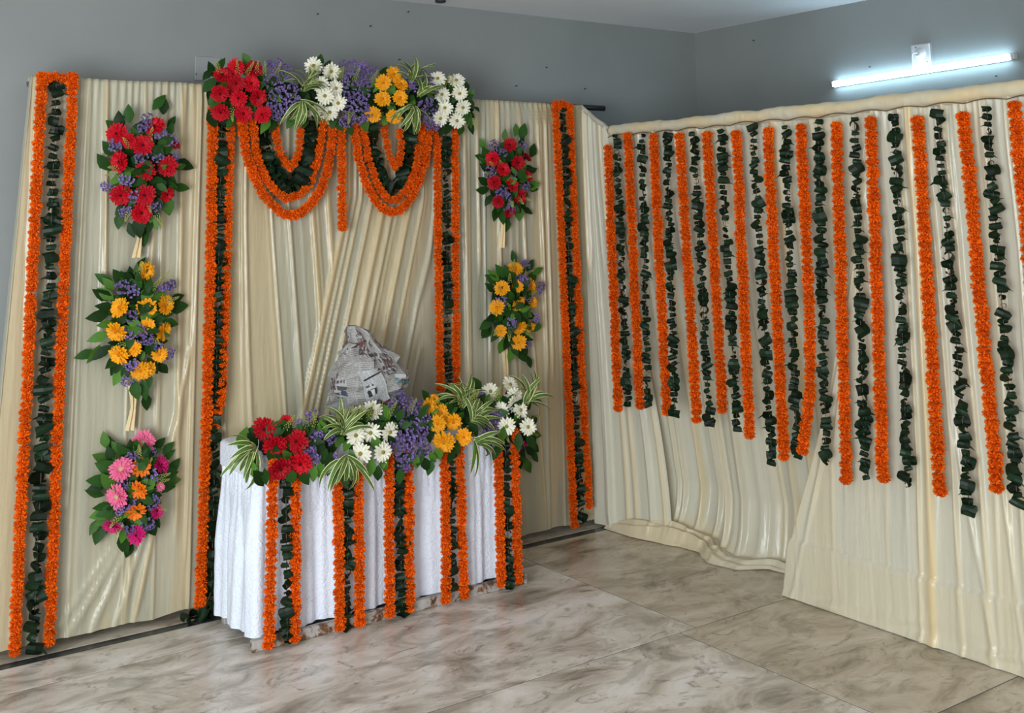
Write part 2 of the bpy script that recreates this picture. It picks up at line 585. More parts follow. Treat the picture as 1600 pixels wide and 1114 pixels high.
# ------------------------------------------------------------------ frame of pipes that carries the cloth
fr = thing('backdrop_pipe_frame', 'black metal pipe poking out past the top right end of the floral backdrop', 'pipe', (4.44, 5.335, 0))
link('top_rail', tube('top_rail', [(-3.25, 0, 2.422), (-1.5, 0, 2.424), (0.0, 0, 2.428), (0.115, 0, 2.428)], 0.017, 10), M['black_metal'], fr)
for x in (-3.2, -1.6, -0.12):
    link('post', tube('post', [(x, 0.03, 0.0), (x, 0.03, 1.2), (x, 0.03, 2.40)], 0.016, 8), M['black_metal'], fr)


# ------------------------------------------------------------------ cloth
def smooth01(t):
    t = max(0.0, min(1.0, t))
    return t * t * (3 - 2 * t)


class Folds:
    def __init__(self):
        self.f = []

    def add(self, a0, z0, a1, z1, w, amp, layer=0.0, lo=None, hi=None):
        self.f.append((a0, z0, a1, z1, w, amp, layer, lo, hi))
        return self

    def rand(self, a0, a1, n, z0, z1, amp=0.014, w=(0.008, 0.03), slant=0.05, seed=1, layer=0.35):
        rn = random.Random(seed)
        for i in range(n):
            a = a0 + (a1 - a0) * (i + rn.random()) / n
            b = a + rn.uniform(-slant, slant)
            if rn.random() < 0.5:
                lo, hi = z0, z1
            elif rn.random() < 0.7:
                lo, hi = z0 + (z1 - z0) * rn.uniform(0.3, 0.75), z1
            else:
                lo, hi = z0, z0 + (z1 - z0) * rn.uniform(0.4, 0.8)
            self.add(a, z1, b, z0, rn.uniform(*w), amp * rn.uniform(0.35, 1.1), layer * (rn.random() < 0.4), lo, hi)
        return self

    def ev(self, a, z):
        d, lay = 0.0, 0.0
        for a0, z0, a1, z1, w, amp, ly, lo, hi in self.f:
            t = (z - z0) / (z1 - z0)
            c = a0 + (a1 - a0) * t
            x = (a - c) / w
            if abs(x) > 3:
                continue
            k = 1.0
            if lo is not None:
                k *= smooth01((z - lo) / 0.22 + 0.5)
            if hi is not None:
                k *= smooth01((hi - z) / 0.22 + 0.5)
            g = math.exp(-(x / (0.55 if x < 0 else 1.0)) ** 2) * k
            d += amp * g
            if ly:
                lay = max(lay, ly * smooth01((g - 0.15) / 0.4))
        return d, lay


def grid(name, nu, nv, fn, mat, label, cat='drape', closed=False, group=None):
    v, lay = [], []
    for j in range(nv + 1):
        for i in range(nu + 1):
            p, l = fn(i / nu, j / nv)
            v.append(p)
            lay.append(l)
    f = []
    for j in range(nv):
        for i in range(nu):
            a = j * (nu + 1) + i
            f.append((a, a + 1, a + nu + 2, a + nu + 1))
    me = mesh(name, v, f, True)
    at = me.attributes.new('layers', 'FLOAT', 'POINT')
    at.data.foreach_set('value', lay)
    o = link(name, me, mat)
    return tag(o, label, cat, group)


def ripple(a, z, s=0.0):
    n = 0.007 * noise.noise((a * 9.0, z * 0.7, 3.1 + s)) + 0.0018 * noise.noise((a * 26.0, z * 0.9, 7.7 + s))
    n += 0.0007 * noise.noise((a * 60, z * 2.5, 1.7 + s))
    return n


def pleat(a, z, ztop, s=0.0, amp=0.006):
    k = math.exp(-(ztop - z) / 0.16)
    return amp * k * math.sin(a * 2 * PI / 0.034 + 5 * noise.noise((a * 6, 0.3, s)))


ZT = 2.437


def overlap(a, z, s=0.0):
    """Where the cloth lies double, in long bands that follow the folds."""
    n = noise.noise((a * 5.5, z * 0.22, 20 + s)) + 0.45 * noise.noise((a * 16.0, z * 0.25, 40 + s))
    return 0.45 * smooth01((n - 0.10) / 0.10) + 0.15 * smooth01((n + 0.25) / 0.15)


def fan(a, z):
    """Follow the folds of the middle drape, which sweep down to the left from under the swags."""
    dz = min(z - 1.77, 0.12)
    line = 2.71 + 0.235 * dz
    if a > line:
        w = 1 - smooth01((a - 3.16) / 0.20)
        return a - 0.235 * w * dz
    w = smooth01((a - 2.05) / 0.35)
    return a + 0.09 * w * dz


def back_panel(name, label, aL, aR, folds, seed, nu, ret=False, warp=None):
    """Cloth hanging from the back rail; aL, aR give its edges as functions of height."""
    def fn(u, v):
        if v < 0.03:                      # turned over the rail
            t = v / 0.03
            z = ZT - 0.022 * (1 - t) ** 2
            yoff = 0.055 * (1 - t)
        else:
            t = (v - 0.03) / 0.97
            z = ZT - 0.004 - (ZT - 0.028) * t ** 1.0
            yoff = 0.0
        l0, r0 = aL(z), aR(z)
        if ret and u < 0.12:
            k = 1 - u / 0.12
            a = l0 - 0.012 * math.sin(k * PI) + 0.06 * k * k
            yb = 0.02 * k + 0.26 * k * k
            d, ly = folds.ev(l0 + u * 0.2, z)
            d += 0.010 * math.sin(k * 9 + z * 1.3)
        else:
            uu = (u - 0.12) / 0.88 if ret else u
            a = l0 + (r0 - l0) * uu
            yb = 0.0
            b_ = warp(a, z) if warp else a
            d, ly = folds.ev(b_, z)
            d += ripple(b_, z, seed) - ripple(a, z, seed)
            ly = max(ly, overlap(b_, z, seed))
        d += ripple(a, z, seed) + pleat(a, z, ZT, seed)
        sag = 0.010 * noise.noise((a * 3.0, 9.0, seed)) * math.exp(-(ZT - z) / 0.1)
        zz = z + sag
        if z < 0.2:
            zz = z + (0.012 * noise.noise((a * 7.0, 2.0, seed)) + 0.006) * (1 - z / 0.2)
        d = 0.034 * (1 - math.exp(-d / 0.034)) if d > 0 else d
        return Vector((a, 5.287 - d + yb + yoff, max(0.006, zz))), ly
    return grid(name, nu, 110, fn, M['satin'], label)


fl = Folds().rand(1.16, 2.02, 11, 0.0, 2.44, 0.015, (0.006, 0.02), 0.02, 11)
for a0, z0, a1, z1, w, am, ly in ((1.74, 1.75, 1.66, 0.03, 0.016, 0.02, 0.5), (1.93, 1.2, 1.70, 0.03, 0.016, 0.024, 0.7), (1.90, 0.95, 1.62, 0.03, 0.020, 0.022, 0.25),
                                  (1.83, 0.75, 1.52, 0.03, 0.022, 0.020, 0.1), (1.75, 0.55, 1.42, 0.03, 0.024, 0.020, 0.1), (1.64, 0.42, 1.36, 0.05, 0.022, 0.014, 0),
                                  (1.50, 2.40, 1.53, 1.4, 0.012, 0.02, 0.6), (1.86, 2.42, 1.88, 0.4, 0.016, 0.020, 0.8), (1.95, 2.42, 1.93, 0.3, 0.012, 0.016, 0.6),
                                  (1.42, 2.42, 1.40, 0.6, 0.010, 0.016, 0.3), (1.25, 2.42, 1.20, 0.03, 0.02, 0.014, 0.3)):
    fl.add(a0, z0, a1, z1, w, am, ly, z1, z0)
back_panel('satin_drape', 'cream satin drape hanging behind the left column of three bouquets', lambda z: 1.180 - (ZT - z) * 0.050, lambda z: 2.04, fl, 1.0, 230, True)

fc = Folds()
for b0, w, am, ly, lo, hi in ((2.725, 0.022, 0.026, 1.0, 0.0, 2.3), (2.765, 0.012, 0.018, 0.7, 0.0, 2.2), (2.80, 0.012, 0.018, 0.9, 0.0, 2.2), (2.865, 0.014, 0.020, 0.8, 0.0, 2.2),
                              (2.94, 0.018, 0.024, 1.0, 0.0, 2.2), (3.00, 0.012, 0.016, 0.5, 0.3, 2.2), (3.10, 0.020, 0.024, 0.9, 0.0, 2.2), (3.18, 0.010, 0.016, 0.3, 0.0, 2.2),
                              (3.27, 0.012, 0.018, 0.3, 0.0, 2.4), (2.64, 0.020, 0.020, 0.9, 1.0, 2.3), (2.55, 0.020, 0.022, 0.9, 0.9, 2.3), (2.42, 0.014, 0.020, 0.4, 0.0, 2.4),
                              (2.19, 0.012, 0.020, 0.4, 0.0, 2.4), (2.10, 0.010, 0.014, 0.3, 0.0, 2.4), (2.33, 0.010, 0.014, 0.2, 0.4, 2.4)):
    fc.add(b0, 2.4, b0, 0.0, w, am, ly, lo, hi)
fc.rand(2.02, 3.40, 18, 0.0, 2.44, 0.009, (0.005, 0.016), 0.012, 5, 0.4)
back_panel('satin_drape', 'cream satin drape with fan of peach folds behind the wrapped figure', lambda z: 2.03, lambda z: 3.375, fc, 2.0, 280, False, fan)

fr_ = Folds()
for a0, z0, a1, z1, w, am, ly in ((3.41, 2.42, 3.43, 0.9, 0.016, 0.030, 0.5), (3.47, 2.42, 3.49, 0.5, 0.020, 0.030, 0.6), (3.56, 2.42, 3.57, 1.5, 0.014, 0.02, 0.7),
                                  (3.70, 2.42, 3.72, 0.3, 0.015, 0.02, 0.8), (3.86, 2.42, 3.90, 1.2, 0.014, 0.02, 0.7), (3.99, 2.42, 4.03, 0.9, 0.012, 0.02, 0.8),
                                  (3.80, 1.0, 3.84, 0.05, 0.016, 0.02, 0.5), (3.93, 1.1, 4.00, 0.05, 0.013, 0.02, 0.8), (4.05, 2.42, 4.07, 0.9, 0.012, 0.016, 0.5),
                                  (3.64, 1.3, 3.62, 0.3, 0.02, 0.018, 0.2), (4.24, 2.42, 4.25, 0.05, 0.012, 0.016, 0.6)):
    fr_.add(a0, z0, a1, z1, w, am, ly, z1, z0)
fr_.rand(3.38, 4.30, 11, 0.0, 2.44, 0.013, (0.006, 0.018), 0.02, 21, 0.4)
back_panel('satin_drape', 'cream satin drape hanging behind the right column of three bouquets', lambda z: 3.36, lambda z: 4.325 + 0.10 * smooth01((ZT - z) / 0.15), fr_, 3.0, 190)

# corner piece that steps down from the back rail to the side rail
fk = Folds().rand(0.0, 0.36, 9, 0.0, 2.44, 0.030, (0.010, 0.024), 0.02, 33, 0.6)


def corner_fn(u, v):
    A, B = Vector((4.318, 5.262, 0)), Vector((4.272, 4.93, 0))
    A2, B2 = Vector((4.345, 5.275, 0)), Vector((4.47, 4.76, 0))
    zt = 2.425 - 0.17 * u ** 0.85
    z = zt * (1 - v) + 0.012 * v
    k = smooth01(1 - z / zt)
    p = A.lerp(B, u).lerp(A2.lerp(B2, u), k)
    d, ly = fk.ev(u * 0.36, z)
    d += ripple(u * 0.36, z, 5)
    n = Vector((-0.96, -0.28, 0))
    p = p + n * d
    p.z = z
    return p, ly


grid('satin_drape', 60, 90, corner_fn, M['pale_satin'], 'narrow cream satin drape closing the corner where the two backdrops meet')
# twisted top edge of the corner piece
pts = [Vector((4.316, 5.262, 2.422 - 0.165 * t ** 0.85)).lerp(Vector((4.268, 4.95, 2.422 - 0.165 * t ** 0.85)), t) for t in [i / 14 for i in range(15)]]
rr = random.Random(2)
o = link('twisted_cloth_edge', tube('twisted_cloth_edge', pts, 0.015, 12, lambda i, k: 0.8 + 0.25 * math.sin(k * 1.6 + i * 0.9) + 0.1 * rr.random()), M['pale_satin'])
tag(o, 'twisted cream cloth edge sloping down from the black pipe to the side rail', 'drape')

# ------------------------------------------------------------------ right-hand side
f1 = Folds()
for a0, z0, a1, z1, w, am, ly in ((4.60, 2.2, 4.66, 0.0, 0.026, 0.05, 0.7), (4.44, 2.2, 4.42, 0.0, 0.022, 0.045, 0.5), (4.83, 2.2, 4.87, 0.0, 0.02, 0.035, 0.4), (4.27, 2.2, 4.30, 0.0, 0.020, 0.03, 0.2),
                                  (4.05, 2.2, 4.10, 0.0, 0.018, 0.02, 0.2), (3.88, 2.2, 4.02, 0.0, 0.030, 0.03, 0.5), (3.74, 2.2, 3.90, 0.0, 0.032, 0.045, 0.9), (3.66, 2.2, 3.82, 0.0, 0.016, 0.025, 0.6),
                                  (4.52, 1.6, 4.55, 0.0, 0.02, 0.03, 0.3), (4.73, 2.2, 4.77, 0.0, 0.016, 0.025, 0.3)):
    f1.add(a0, z0, a1, z1, w, am, ly, None, None)
f1.rand(3.2, 4.98, 12, 0.0, 2.22, 0.016, (0.008, 0.02), 0.03, 41, 0.35)
EDGE = [(5.32, 4.335), (4.98, 4.340), (4.75, 4.385), (4.64, 4.42), (4.53, 4.43), (4.43, 4.37), (4.36, 4.335), (4.21, 4.36), (4.09, 4.50), (3.9, 4.53), (3.2, 4.53)]


def edge_x(y):
    for (y1, x1), (y0, x0) in zip(EDGE, EDGE[1:]):
        if y0 <= y <= y1:
            return x0 + (x1 - x0) * smooth01((y - y0) / (y1 - y0))
    return EDGE[-1][1] if y < 3.2 else EDGE[0][1]


def drape1(u, v):
    """Hangs from the side rail, curves out near the floor and lies in a loose puddle."""
    H = 0.30
    if v <= 0.55:
        z = 2.235 - (2.235 - H) * v / 0.55
        t = 0.0
    else:
        t = (v - 0.55) / 0.45
        z = H
    yl = 4.985 + 0.20 * smooth01((2.2 - z) / 1.6)
    yr = 3.12 + 0.55 * (1 - z / 2.235)
    a = yl + (yr - yl) * u
    ex = edge_x(a)
    full = (0.5 + 0.5 * smooth01((a - 4.0) / 0.25)) * (1 - 0.45 * smooth01((a - 4.72) / 0.3))
    out = 0.20 * full + 0.02
    xb = ex + out
    zz_ = z if t == 0 else H * (1 - t)
    fe = f1.ev(a, zz_)
    d, ly = fe
    ly = max(ly, overlap(a, zz_, 9) * 0.6)
    d += ripple(a, zz_, 9) * 1.4 + pleat(a, z, 2.235, 9, 0.005)
    grow = 0.35 + 0.65 * smooth01((2.0 - z) / 1.8)
    k = (1 - z / 2.235) ** 1.1 / ((1 - H / 2.235) ** 1.1)
    X = 4.285 + (xb - 4.285) * min(1.0, k) - d * grow
    if t == 0:
        return Vector((X, a, z)), ly
    # the cloth comes down onto a loose roll of itself that lies along the floor
    bunch = smooth01((a - 4.28) / 0.16) * (1 - 0.45 * smooth01((a - 4.95) / 0.2))
    h = 0.022 + 0.042 * bunch * (0.85 + 0.7 * noise.noise((a * 2.6, 4.0, 2.0)))
    tc = min(1.0, t / 0.45)
    s_ = max(0.0, (t - 0.45) / 0.55)
    Xj = X - (X - ex) * 0.35
    if s_ == 0.0:
        e = tc ** 1.8
        Xc = X + (Xj - X) * e
        zz = H + (h - H) * (1 - (1 - tc) ** 1.35)
        lay_ = smooth01((tc - 0.5) / 0.5)
    else:
        Xc = Xj + (ex - Xj) * s_ ** 0.85
        ridge = 0.013 * math.sin(s_ * 15.0 + 2.5 * noise.noise((a * 2.2, s_, 8)) + a * 2.0) * math.sin(PI * s_)
        ridge += 0.026 * noise.noise((a * 7.0 + s_ * 4, s_ * 3.0, 15)) * math.sin(PI * s_)
        zz = h * (1 - s_ ** 2.4) + 0.28 * h * math.sin(PI * s_) + ridge * (0.45 + 0.55 * bunch) + 0.004
        lay_ = 1.0
    Xc -= 0.018 * noise.noise((a * 4.0, t * 2, 3)) * smooth01(t * 2) * (1 - s_)
    return Vector((Xc, a, max(0.003, zz))), max(ly * (1 - 0.4 * lay_), 0.62 * lay_ * (0.45 + 0.55 * bunch))


grid('satin_drape', 320, 190, drape1, M['pale_satin'], 'cream satin drape spilling in a puddle onto the marble near the corner')

LE = [(2.24, 3.16), (2.114, 3.188), (1.206, 3.415), (0.206, 3.776), (0.0, 3.806)]


def left_edge(z):
    for (z1, y1), (z0, y0) in zip(LE, LE[1:]):
        if z0 <= z <= z1:
            return y0 + (y1 - y0) * (z - z0) / (z1 - z0)
    return 3.806


f2 = Folds()
for a0, z0, a1, z1, w, am, ly in ((2.96, 2.2, 3.00, 0.0, 0.030, 0.030, 1.0), (3.02, 2.2, 3.06, 0.0, 0.012, 0.02, 0.6), (2.90, 2.2, 2.87, 0.0, 0.014, 0.018, 0.5), (2.80, 2.2, 2.74, 0.0, 0.018, 0.018, 0.5),
                                  (2.62, 2.2, 2.58, 0.0, 0.016, 0.016, 0.4), (2.50, 2.2, 2.46, 0.0, 0.014, 0.018, 0.4), (3.17, 2.2, 3.45, 0.9, 0.014, 0.016, 0.4),
                                  (3.40, 1.2, 3.74, 0.03, 0.014, 0.014, 0.2), (2.70, 1.0, 2.60, 0.0, 0.012, 0.012, 0.2), (2.84, 0.7, 2.72, 0.0, 0.016, 0.016, 0.1), (2.38, 2.2, 2.36, 0, 0.02, 0.02, 0.5)):
    f2.add(a0, z0, a1, z1, w, am, ly, z1 - 0.15, z0 + 0.15)
f2.rand(2.15, 3.75, 26, 0.0, 2.22, 0.008, (0.005, 0.014), 0.05, 51, 0.3)


def drape2(u, v):
    z = 2.235 - (2.235 - 0.004) * v
    le = left_edge(z)
    if u < 0.06:
        k = 1 - u / 0.06
        a = le + 0.012 * math.sin(k * PI)
        back = 0.02 * k + 0.30 * k * k * smooth01((1.4 - z) / 1.2) + 0.02 * k
        d, ly = f2.ev(le - 0.02, z)
        ly = max(ly, 0.4)
    else:
        uu = (u - 0.06) / 0.94
        a = le + (2.02 - le) * uu
        back = 0.0
        d, ly = f2.ev(a, z)
        e = (le - a)
        if e < 0.05:
            ly = max(ly, 0.5 * (1 - e / 0.05))
            d += 0.008 * (1 - e / 0.05)
    ly = max(ly, overlap(a, z, 12) * 0.6)
    d += ripple(a, z, 12) + pleat(a, z, 2.235, 12, 0.005)
    belly = 0.022 * smooth01((2.1 - z) / 0.5) * smooth01((z - 0.27) / 0.5)      # hangs slightly back above the ledge
    ledge = 0.016 * smooth01((0.262 - z) / 0.016)
    ridge = 0.007 * math.exp(-((z - 0.252) / 0.007) ** 2)
    foot = 0.012 * smooth01((0.05 - z) / 0.05)
    hem = 0.022 * max(0, noise.noise((a * 6 + z * 14, z * 9, 4)) + 0.1) * smooth01((0.15 - z) / 0.1) * smooth01(z / 0.02)
    X = 4.283 + belly - ledge - ridge - foot - hem - d * (0.38 + 0.62 * smooth01((z - 0.24) / 0.4)) + back
    if z > 0.3 :
        ly = ly
    return Vector((X, a, max(0.004, z))), max(ly, 0.30 * smooth01((0.256 - z) / 0.006))


grid('satin_drape', 320, 170, drape2, M['pale_satin'], 'cream satin drape stretched over a low ledge at the far right')

# cloth-wrapped rail over the right-hand drapes
rail = thing('cloth_wrapped_rail', 'cream cloth wrapped rail along the top of the right-hand drapes', 'rail', (4.285, 3.5, 0))
rp = [(0, 1.46 - 2.95 * i / 150, 2.252 + 0.006 * noise.noise((i * 0.13, 1, 2))) for i in range(151)]


def rail_r(i, k):
    return 0.95 + 0.16 * noise.noise((i * 0.05, math.cos(k * 2 * PI / 16) * 0.5, math.sin(k * 2 * PI / 16) * 0.5)) + 0.09 * math.sin(i * 0.42 + k * 0.75 + 4 * noise.noise((i * 0.05, 3, 3))) * (0.5 + noise.noise((i * 0.09, 8, 1))) + 0.035 * math.sin(i * 1.3 - k * 1.1)


rw = tube('cloth_wrap', rp, 0.036, 16, rail_r)
at = rw.attributes.new('layers', 'FLOAT', 'POINT')
at.data.foreach_set('value', [max(0.0, min(1.0, 0.60 + 0.8 * noise.noise((i // 16 * 0.1, i % 16 * 0.3, 9)))) for i in range(len(rw.vertices))])
link('cloth_wrap', rw, M['pale_satin'], rail)
link('pipe', tube('pipe', [(0.004, 1.47, 2.25), (0.004, 0, 2.25), (0.004, -1.5, 2.25)], 0.014, 8), M['black_metal'], rail)
for y in (1.40, -1.45):
    link('post', tube('post', [(0.30, y, 0.0), (0.16, y, 1.2), (0.01, y, 2.24)], 0.014, 8), M['black_metal'], rail)

# brown thread under the rail, the garlands are tied to it
th = []
for i in range(140):
    y = 4.93 - 2.75 * i / 139
    th.append((4.232, y, 2.212 + 0.012 * abs(math.sin(i * 0.33)) + 0.008 * noise.noise((y * 3, 0, 0))))
tag(link('thread', tube('thread', th, 0.0025, 5), M['string']), 'thin brown thread slung under the cloth wrapped rail', 'thread')

# ------------------------------------------------------------------ flower meshes
def marigold_mesh(seed):
    """Ruffled pom-pom, axis z, about 1 unit across and 0.72 high."""
    rn = random.Random(seed)
    v, f, mi = [], [], []
    # core
    core = bmesh.new()
    bmesh.ops.create_icosphere(core, subdivisions=1, radius=0.40)
    for vv in core.verts:
        v.append((vv.co.x, vv.co.y, vv.co.z * 0.72))
    for ff in core.faces:
        f.append(tuple(x.index for x in ff.verts))
        mi.append(1)
    core.free()
    n = 130
    for i in range(n):
        zz = 1 - 2 * (i + 0.5) / n
        ph = i * 2.399963 + rn.uniform(-0.2, 0.2)
        r = math.sqrt(1 - zz * zz)
        d = Vector((r * math.cos(ph), r * math.sin(ph), zz * 0.74))
        nn = Vector((r * math.cos(ph), r * math.sin(ph), zz * 1.3)).normalized()
        t = Vector((rn.uniform(-1, 1), rn.uniform(-1, 1), rn.uniform(-1, 1)))
        t = (t - nn * t.dot(nn)).normalized()
        b = nn.cross(t)
        s = rn.uniform(0.050, 0.075)
        base = d * 0.34
        tip = d * rn.uniform(0.43, 0.51)
        k = len(v)
        lean = b * rn.uniform(0.02, 0.09)
        v += [base - t * s * 0.45, base + t * s * 0.45, tip + t * s + lean - nn * 0.03, tip + lean * 1.4 + nn * 0.02, tip - t * s + lean - nn * 0.03]
        f += [(k, k + 1, k + 2), (k, k + 2, k + 3), (k, k + 3, k + 4)]
        mi += [0, 0, 0]
    me = mesh('marigold_bloom', v, f, False, mi)
    me.materials.append(M['marigold'])
    me.materials.append(M['marigold_core'])
    return me


MARI = [marigold_mesh(s) for s in range(6)]


def folded_leaf_mesh(seed, kind):
    """A leaf curled round and pinned on the string; string runs along z, about 1 unit wide."""
    rn = random.Random(seed)
    v, f = [], []
    n = 9
    W = rn.uniform(0.40, 0.52)
    ry, rz = rn.uniform(0.26, 0.36), rn.uniform(0.24, 0.34)
    if kind == 2:
        ry, rz = ry * 0.8, rz * 1.35
    for i in range(n + 1):
        t = i / n
        an = -0.86 * PI + t * 1.78 * PI
        k = (math.sin(PI * (0.10 + 0.86 * t)) ** 0.75) * rn.uniform(0.85, 1.12)
        if kind == 1:
            k = math.sin(PI * (0.06 + 0.92 * t)) ** 1.1
        spiral = 1 - 0.22 * t
        y = -math.cos(an) * ry * spiral
        z = math.sin(an) * rz * spiral
        w = W * k
        sk = rn.uniform(-0.04, 0.04)
        v += [(-w + sk, y + 0.02, z + rn.uniform(-0.03, 0.03)), (sk, y - 0.035, z), (w + sk, y + 0.02, z + rn.uniform(-0.03, 0.03))]
    for i in range(n):
        for j in range(2):
            a = i * 3 + j
            f.append((a, a + 1, a + 4, a + 3))
    if kind == 1:       # a tip that sticks out
        k = len(v)
        v += [(0.2, -0.25, 0.05), (0.35, -0.28, -0.12), (0.78, -0.34, -0.28), (0.45, -0.26, -0.02)]
        f += [(k, k + 1, k + 2, k + 3)]
    me = mesh('folded_leaf', v, f, False)
    me.materials.append(M['fold_leaf'])
    return me


FLEAF = [folded_leaf_mesh(10 + i, i % 3) for i in range(9)]


def gerbera_mesh(kind, seed):
    """Unit-diameter daisy facing +z."""
    rn = random.Random(seed)
    v, f = [], []
    rings = {'white': [(17, 0.50, 0.070, 0.03, 0.0), (11, 0.40, 0.062, 0.09, 0.03)],
             'red': [(20, 0.50, 0.075, 0.05, 0.0), (18, 0.42, 0.070, 0.12, 0.02), (13, 0.28, 0.055, 0.14, 0.05)],
             'yellow': [(18, 0.50, 0.075, 0.04, 0.0), (16, 0.43, 0.070, 0.11, 0.02), (12, 0.26, 0.050, 0.12, 0.05)],
             'pink': [(22, 0.50, 0.062, 0.03, 0.0), (18, 0.40, 0.055, 0.10, 0.02), (14, 0.26, 0.04, 0.12, 0.04)],
             'magenta': [(20, 0.50, 0.065, 0.10, 0.0), (17, 0.40, 0.060, 0.16, 0.02), (13, 0.26, 0.045, 0.15, 0.05)],
             'orange': [(15, 0.50, 0.080, 0.06, 0.0), (11, 0.40, 0.072, 0.14, 0.03)]}[kind]
    for n, L, w, lift, z0 in rings:
        off = rn.random() * 6
        for i in range(n):
            a = off + 2 * PI * i / n + rn.uniform(-0.09, 0.09)
            LL = L * rn.uniform(0.86, 1.05)
            c, s = math.cos(a), math.sin(a)
            li = lift * rn.uniform(0.5, 1.5)
            tw = rn.uniform(-0.02, 0.02)
            k = len(v)
            for q, ww, zz in ((0.06, 0.3, 0.0), (0.55, 0.95, 0.55), (0.85, 0.85, 0.95)):
                r = q * LL
                h = z0 + li * zz
                wd = w * ww
                v += [(c * r - s * wd, s * r + c * wd, h + tw), (c * r * 1.0, s * r * 1.0, h - 0.018), (c * r + s * wd, s * r - c * wd, h - tw)]
            h = z0 + li * 0.85
            v += [(c * LL - s * w * 0.25, s * LL + c * w * 0.25, h), (c * LL + s * w * 0.25, s * LL - c * w * 0.25, h)]
            for r_ in range(2):
                for j in range(2):
                    b = k + r_ * 3 + j
                    f.append((b, b + 1, b + 4, b + 3))
            f += [(k + 6, k + 7, k + 9), (k + 7, k + 10, k + 9), (k + 7, k + 8, k + 10)]
    me = mesh('gerbera', v, f, False)
    me.materials.append(M[kind])
    return me


GERB = {k: [gerbera_mesh(k, 100 + 7 * i + len(k)) for i in range(3)] for k in ('red', 'white', 'yellow', 'pink', 'magenta', 'orange')}


def centre_mesh(mat, r):
    v, f = [(0, 0, 0.10)], []
    n = 12
    for j, (rr_, z) in enumerate(((0.45, 0.095), (0.8, 0.07), (1.0, 0.03))):
        for i in range(n):
            a = 2 * PI * i / n
            v.append((rr_ * r * math.cos(a), rr_ * r * math.sin(a), z + 0.012 * ((i + j) % 2)))
    for i in range(n):
        f.append((0, 1 + i, 1 + (i + 1) % n))
        for j in range(2):
            a, b = 1 + j * n + i, 1 + j * n + (i + 1) % n
            f.append((a, a + n, b + n, b))
    me = mesh('flower_centre', v, f, True)
    me.materials.append(mat)
    return me


CENT = {k: centre_mesh(M['c_' + k], {'white': 0.10, 'pink': 0.12, 'red': 0.10, 'yellow': 0.11, 'magenta': 0.09, 'orange': 0.10}[k]) for k in GERB}


def leaf_mesh(seed, mat, w=0.27):
    """Ovate leaf from the origin along +y, unit length, face +z."""
    rn = random.Random(seed)
    v, f = [], []
    prof = [(0.0, 0.03), (0.18, 0.55), (0.42, 1.0), (0.66, 0.80), (0.86, 0.38)]
    curl = rn.uniform(0.05, 0.25)
    for y, k in prof:
        z = -curl * y * y
        v += [(-w * k, y, z + 0.10 * k * w * 2), (0, y, z), (w * k, y, z + 0.10 * k * w * 2)]
    v.append((0, 1.0, -curl))
    for i in range(len(prof) - 1):
        for j in range(2):
            a = i * 3 + j
            f.append((a, a + 1, a + 4, a + 3))
    b = (len(prof) - 1) * 3
    f += [(b, b + 1, b + 3 + 0), (b + 1, b + 2, b + 3)]
    me = mesh('leaf', v, f, True)
    me.materials.append(mat)
    return me


LEAF = [leaf_mesh(i, M['leaf'] if i < 5 else M['leaf_light'], 0.24 + 0.03 * (i % 3)) for i in range(8)]


def strap_mesh(seed):
    rn = random.Random(seed)
    v, f, uv = [], [], []
    n = 8
    ang = rn.uniform(0.15, 0.45)
    y = z = 0.0
    bend = rn.uniform(0.10, 0.30)
    for i in range(n + 1):
        t = i / n
        w = 0.5 * (math.sin(PI * (0.12 + 0.86 * t)) ** 0.7)
        v += [(-w, y, z + 0.0), (0, y, z - 0.0), (w, y, z + 0.0)]
        v[-3] = (-w, y, z + 0.025)
        v[-1] = (w, y, z + 0.025)
        uv += [(0, t), (0.5, t), (1, t)]
        y += math.cos(ang) / n
        z += math.sin(ang) / n
        ang -= bend
    for i in range(n):
        for j in range(2):
            a = i * 3 + j
            f.append((a, a + 1, a + 4, a + 3))
    me = mesh('strap_leaf', v, f, True, None, uv)
    me.materials.append(M['strap'])
    return me


STRAP = [strap_mesh(i) for i in range(5)]


def statice_mesh(seed):
    """Clump of small papery florets on a dome, about 1 unit across, facing +z."""
    rn = random.Random(seed)
    v, f, mi = [], [], []
    for i in range(30):
        a, r = rn.uniform(0, 2 * PI), 0.46 * math.sqrt(rn.random())
        h = 0.40 * math.sqrt(max(0, 1 - (r / 0.5) ** 2)) * rn.uniform(0.5, 1.1)
        c = Vector((r * math.cos(a), r * math.sin(a), h))
        d = Vector((c.x * 1.5, c.y * 1.5, 0.5)).normalized()
        t = d.orthogonal().normalized()
        b = d.cross(t)
        s = rn.uniform(0.08, 0.135)
        k = len(v)
        v.append(c - d * s * 0.9)
        for q in range(6):
            an = q * PI / 3
            v.append(c + (t * math.cos(an) + b * math.sin(an)) * s * (1.0 if q % 2 else 0.8) + d * s * 0.35 * (q % 2))
        for q in range(6):
            f.append((k, k + 1 + q, k + 1 + (q + 1) % 6))
            mi.append(0)
        if i % 3 == 0:
            k = len(v)
            v += [c - d * s * 0.5 - t * 0.012, c - d * s * 0.5 + t * 0.012, Vector((c.x * 0.3, c.y * 0.3, -0.25))]
            f.append((k, k + 1, k + 2))
            mi.append(1)
    me = mesh('statice_cluster', v, f, False, mi)
    me.materials.append(M['statice'])
    me.materials.append(M['stem'])
    return me


STAT = [statice_mesh(i) for i in range(5)]


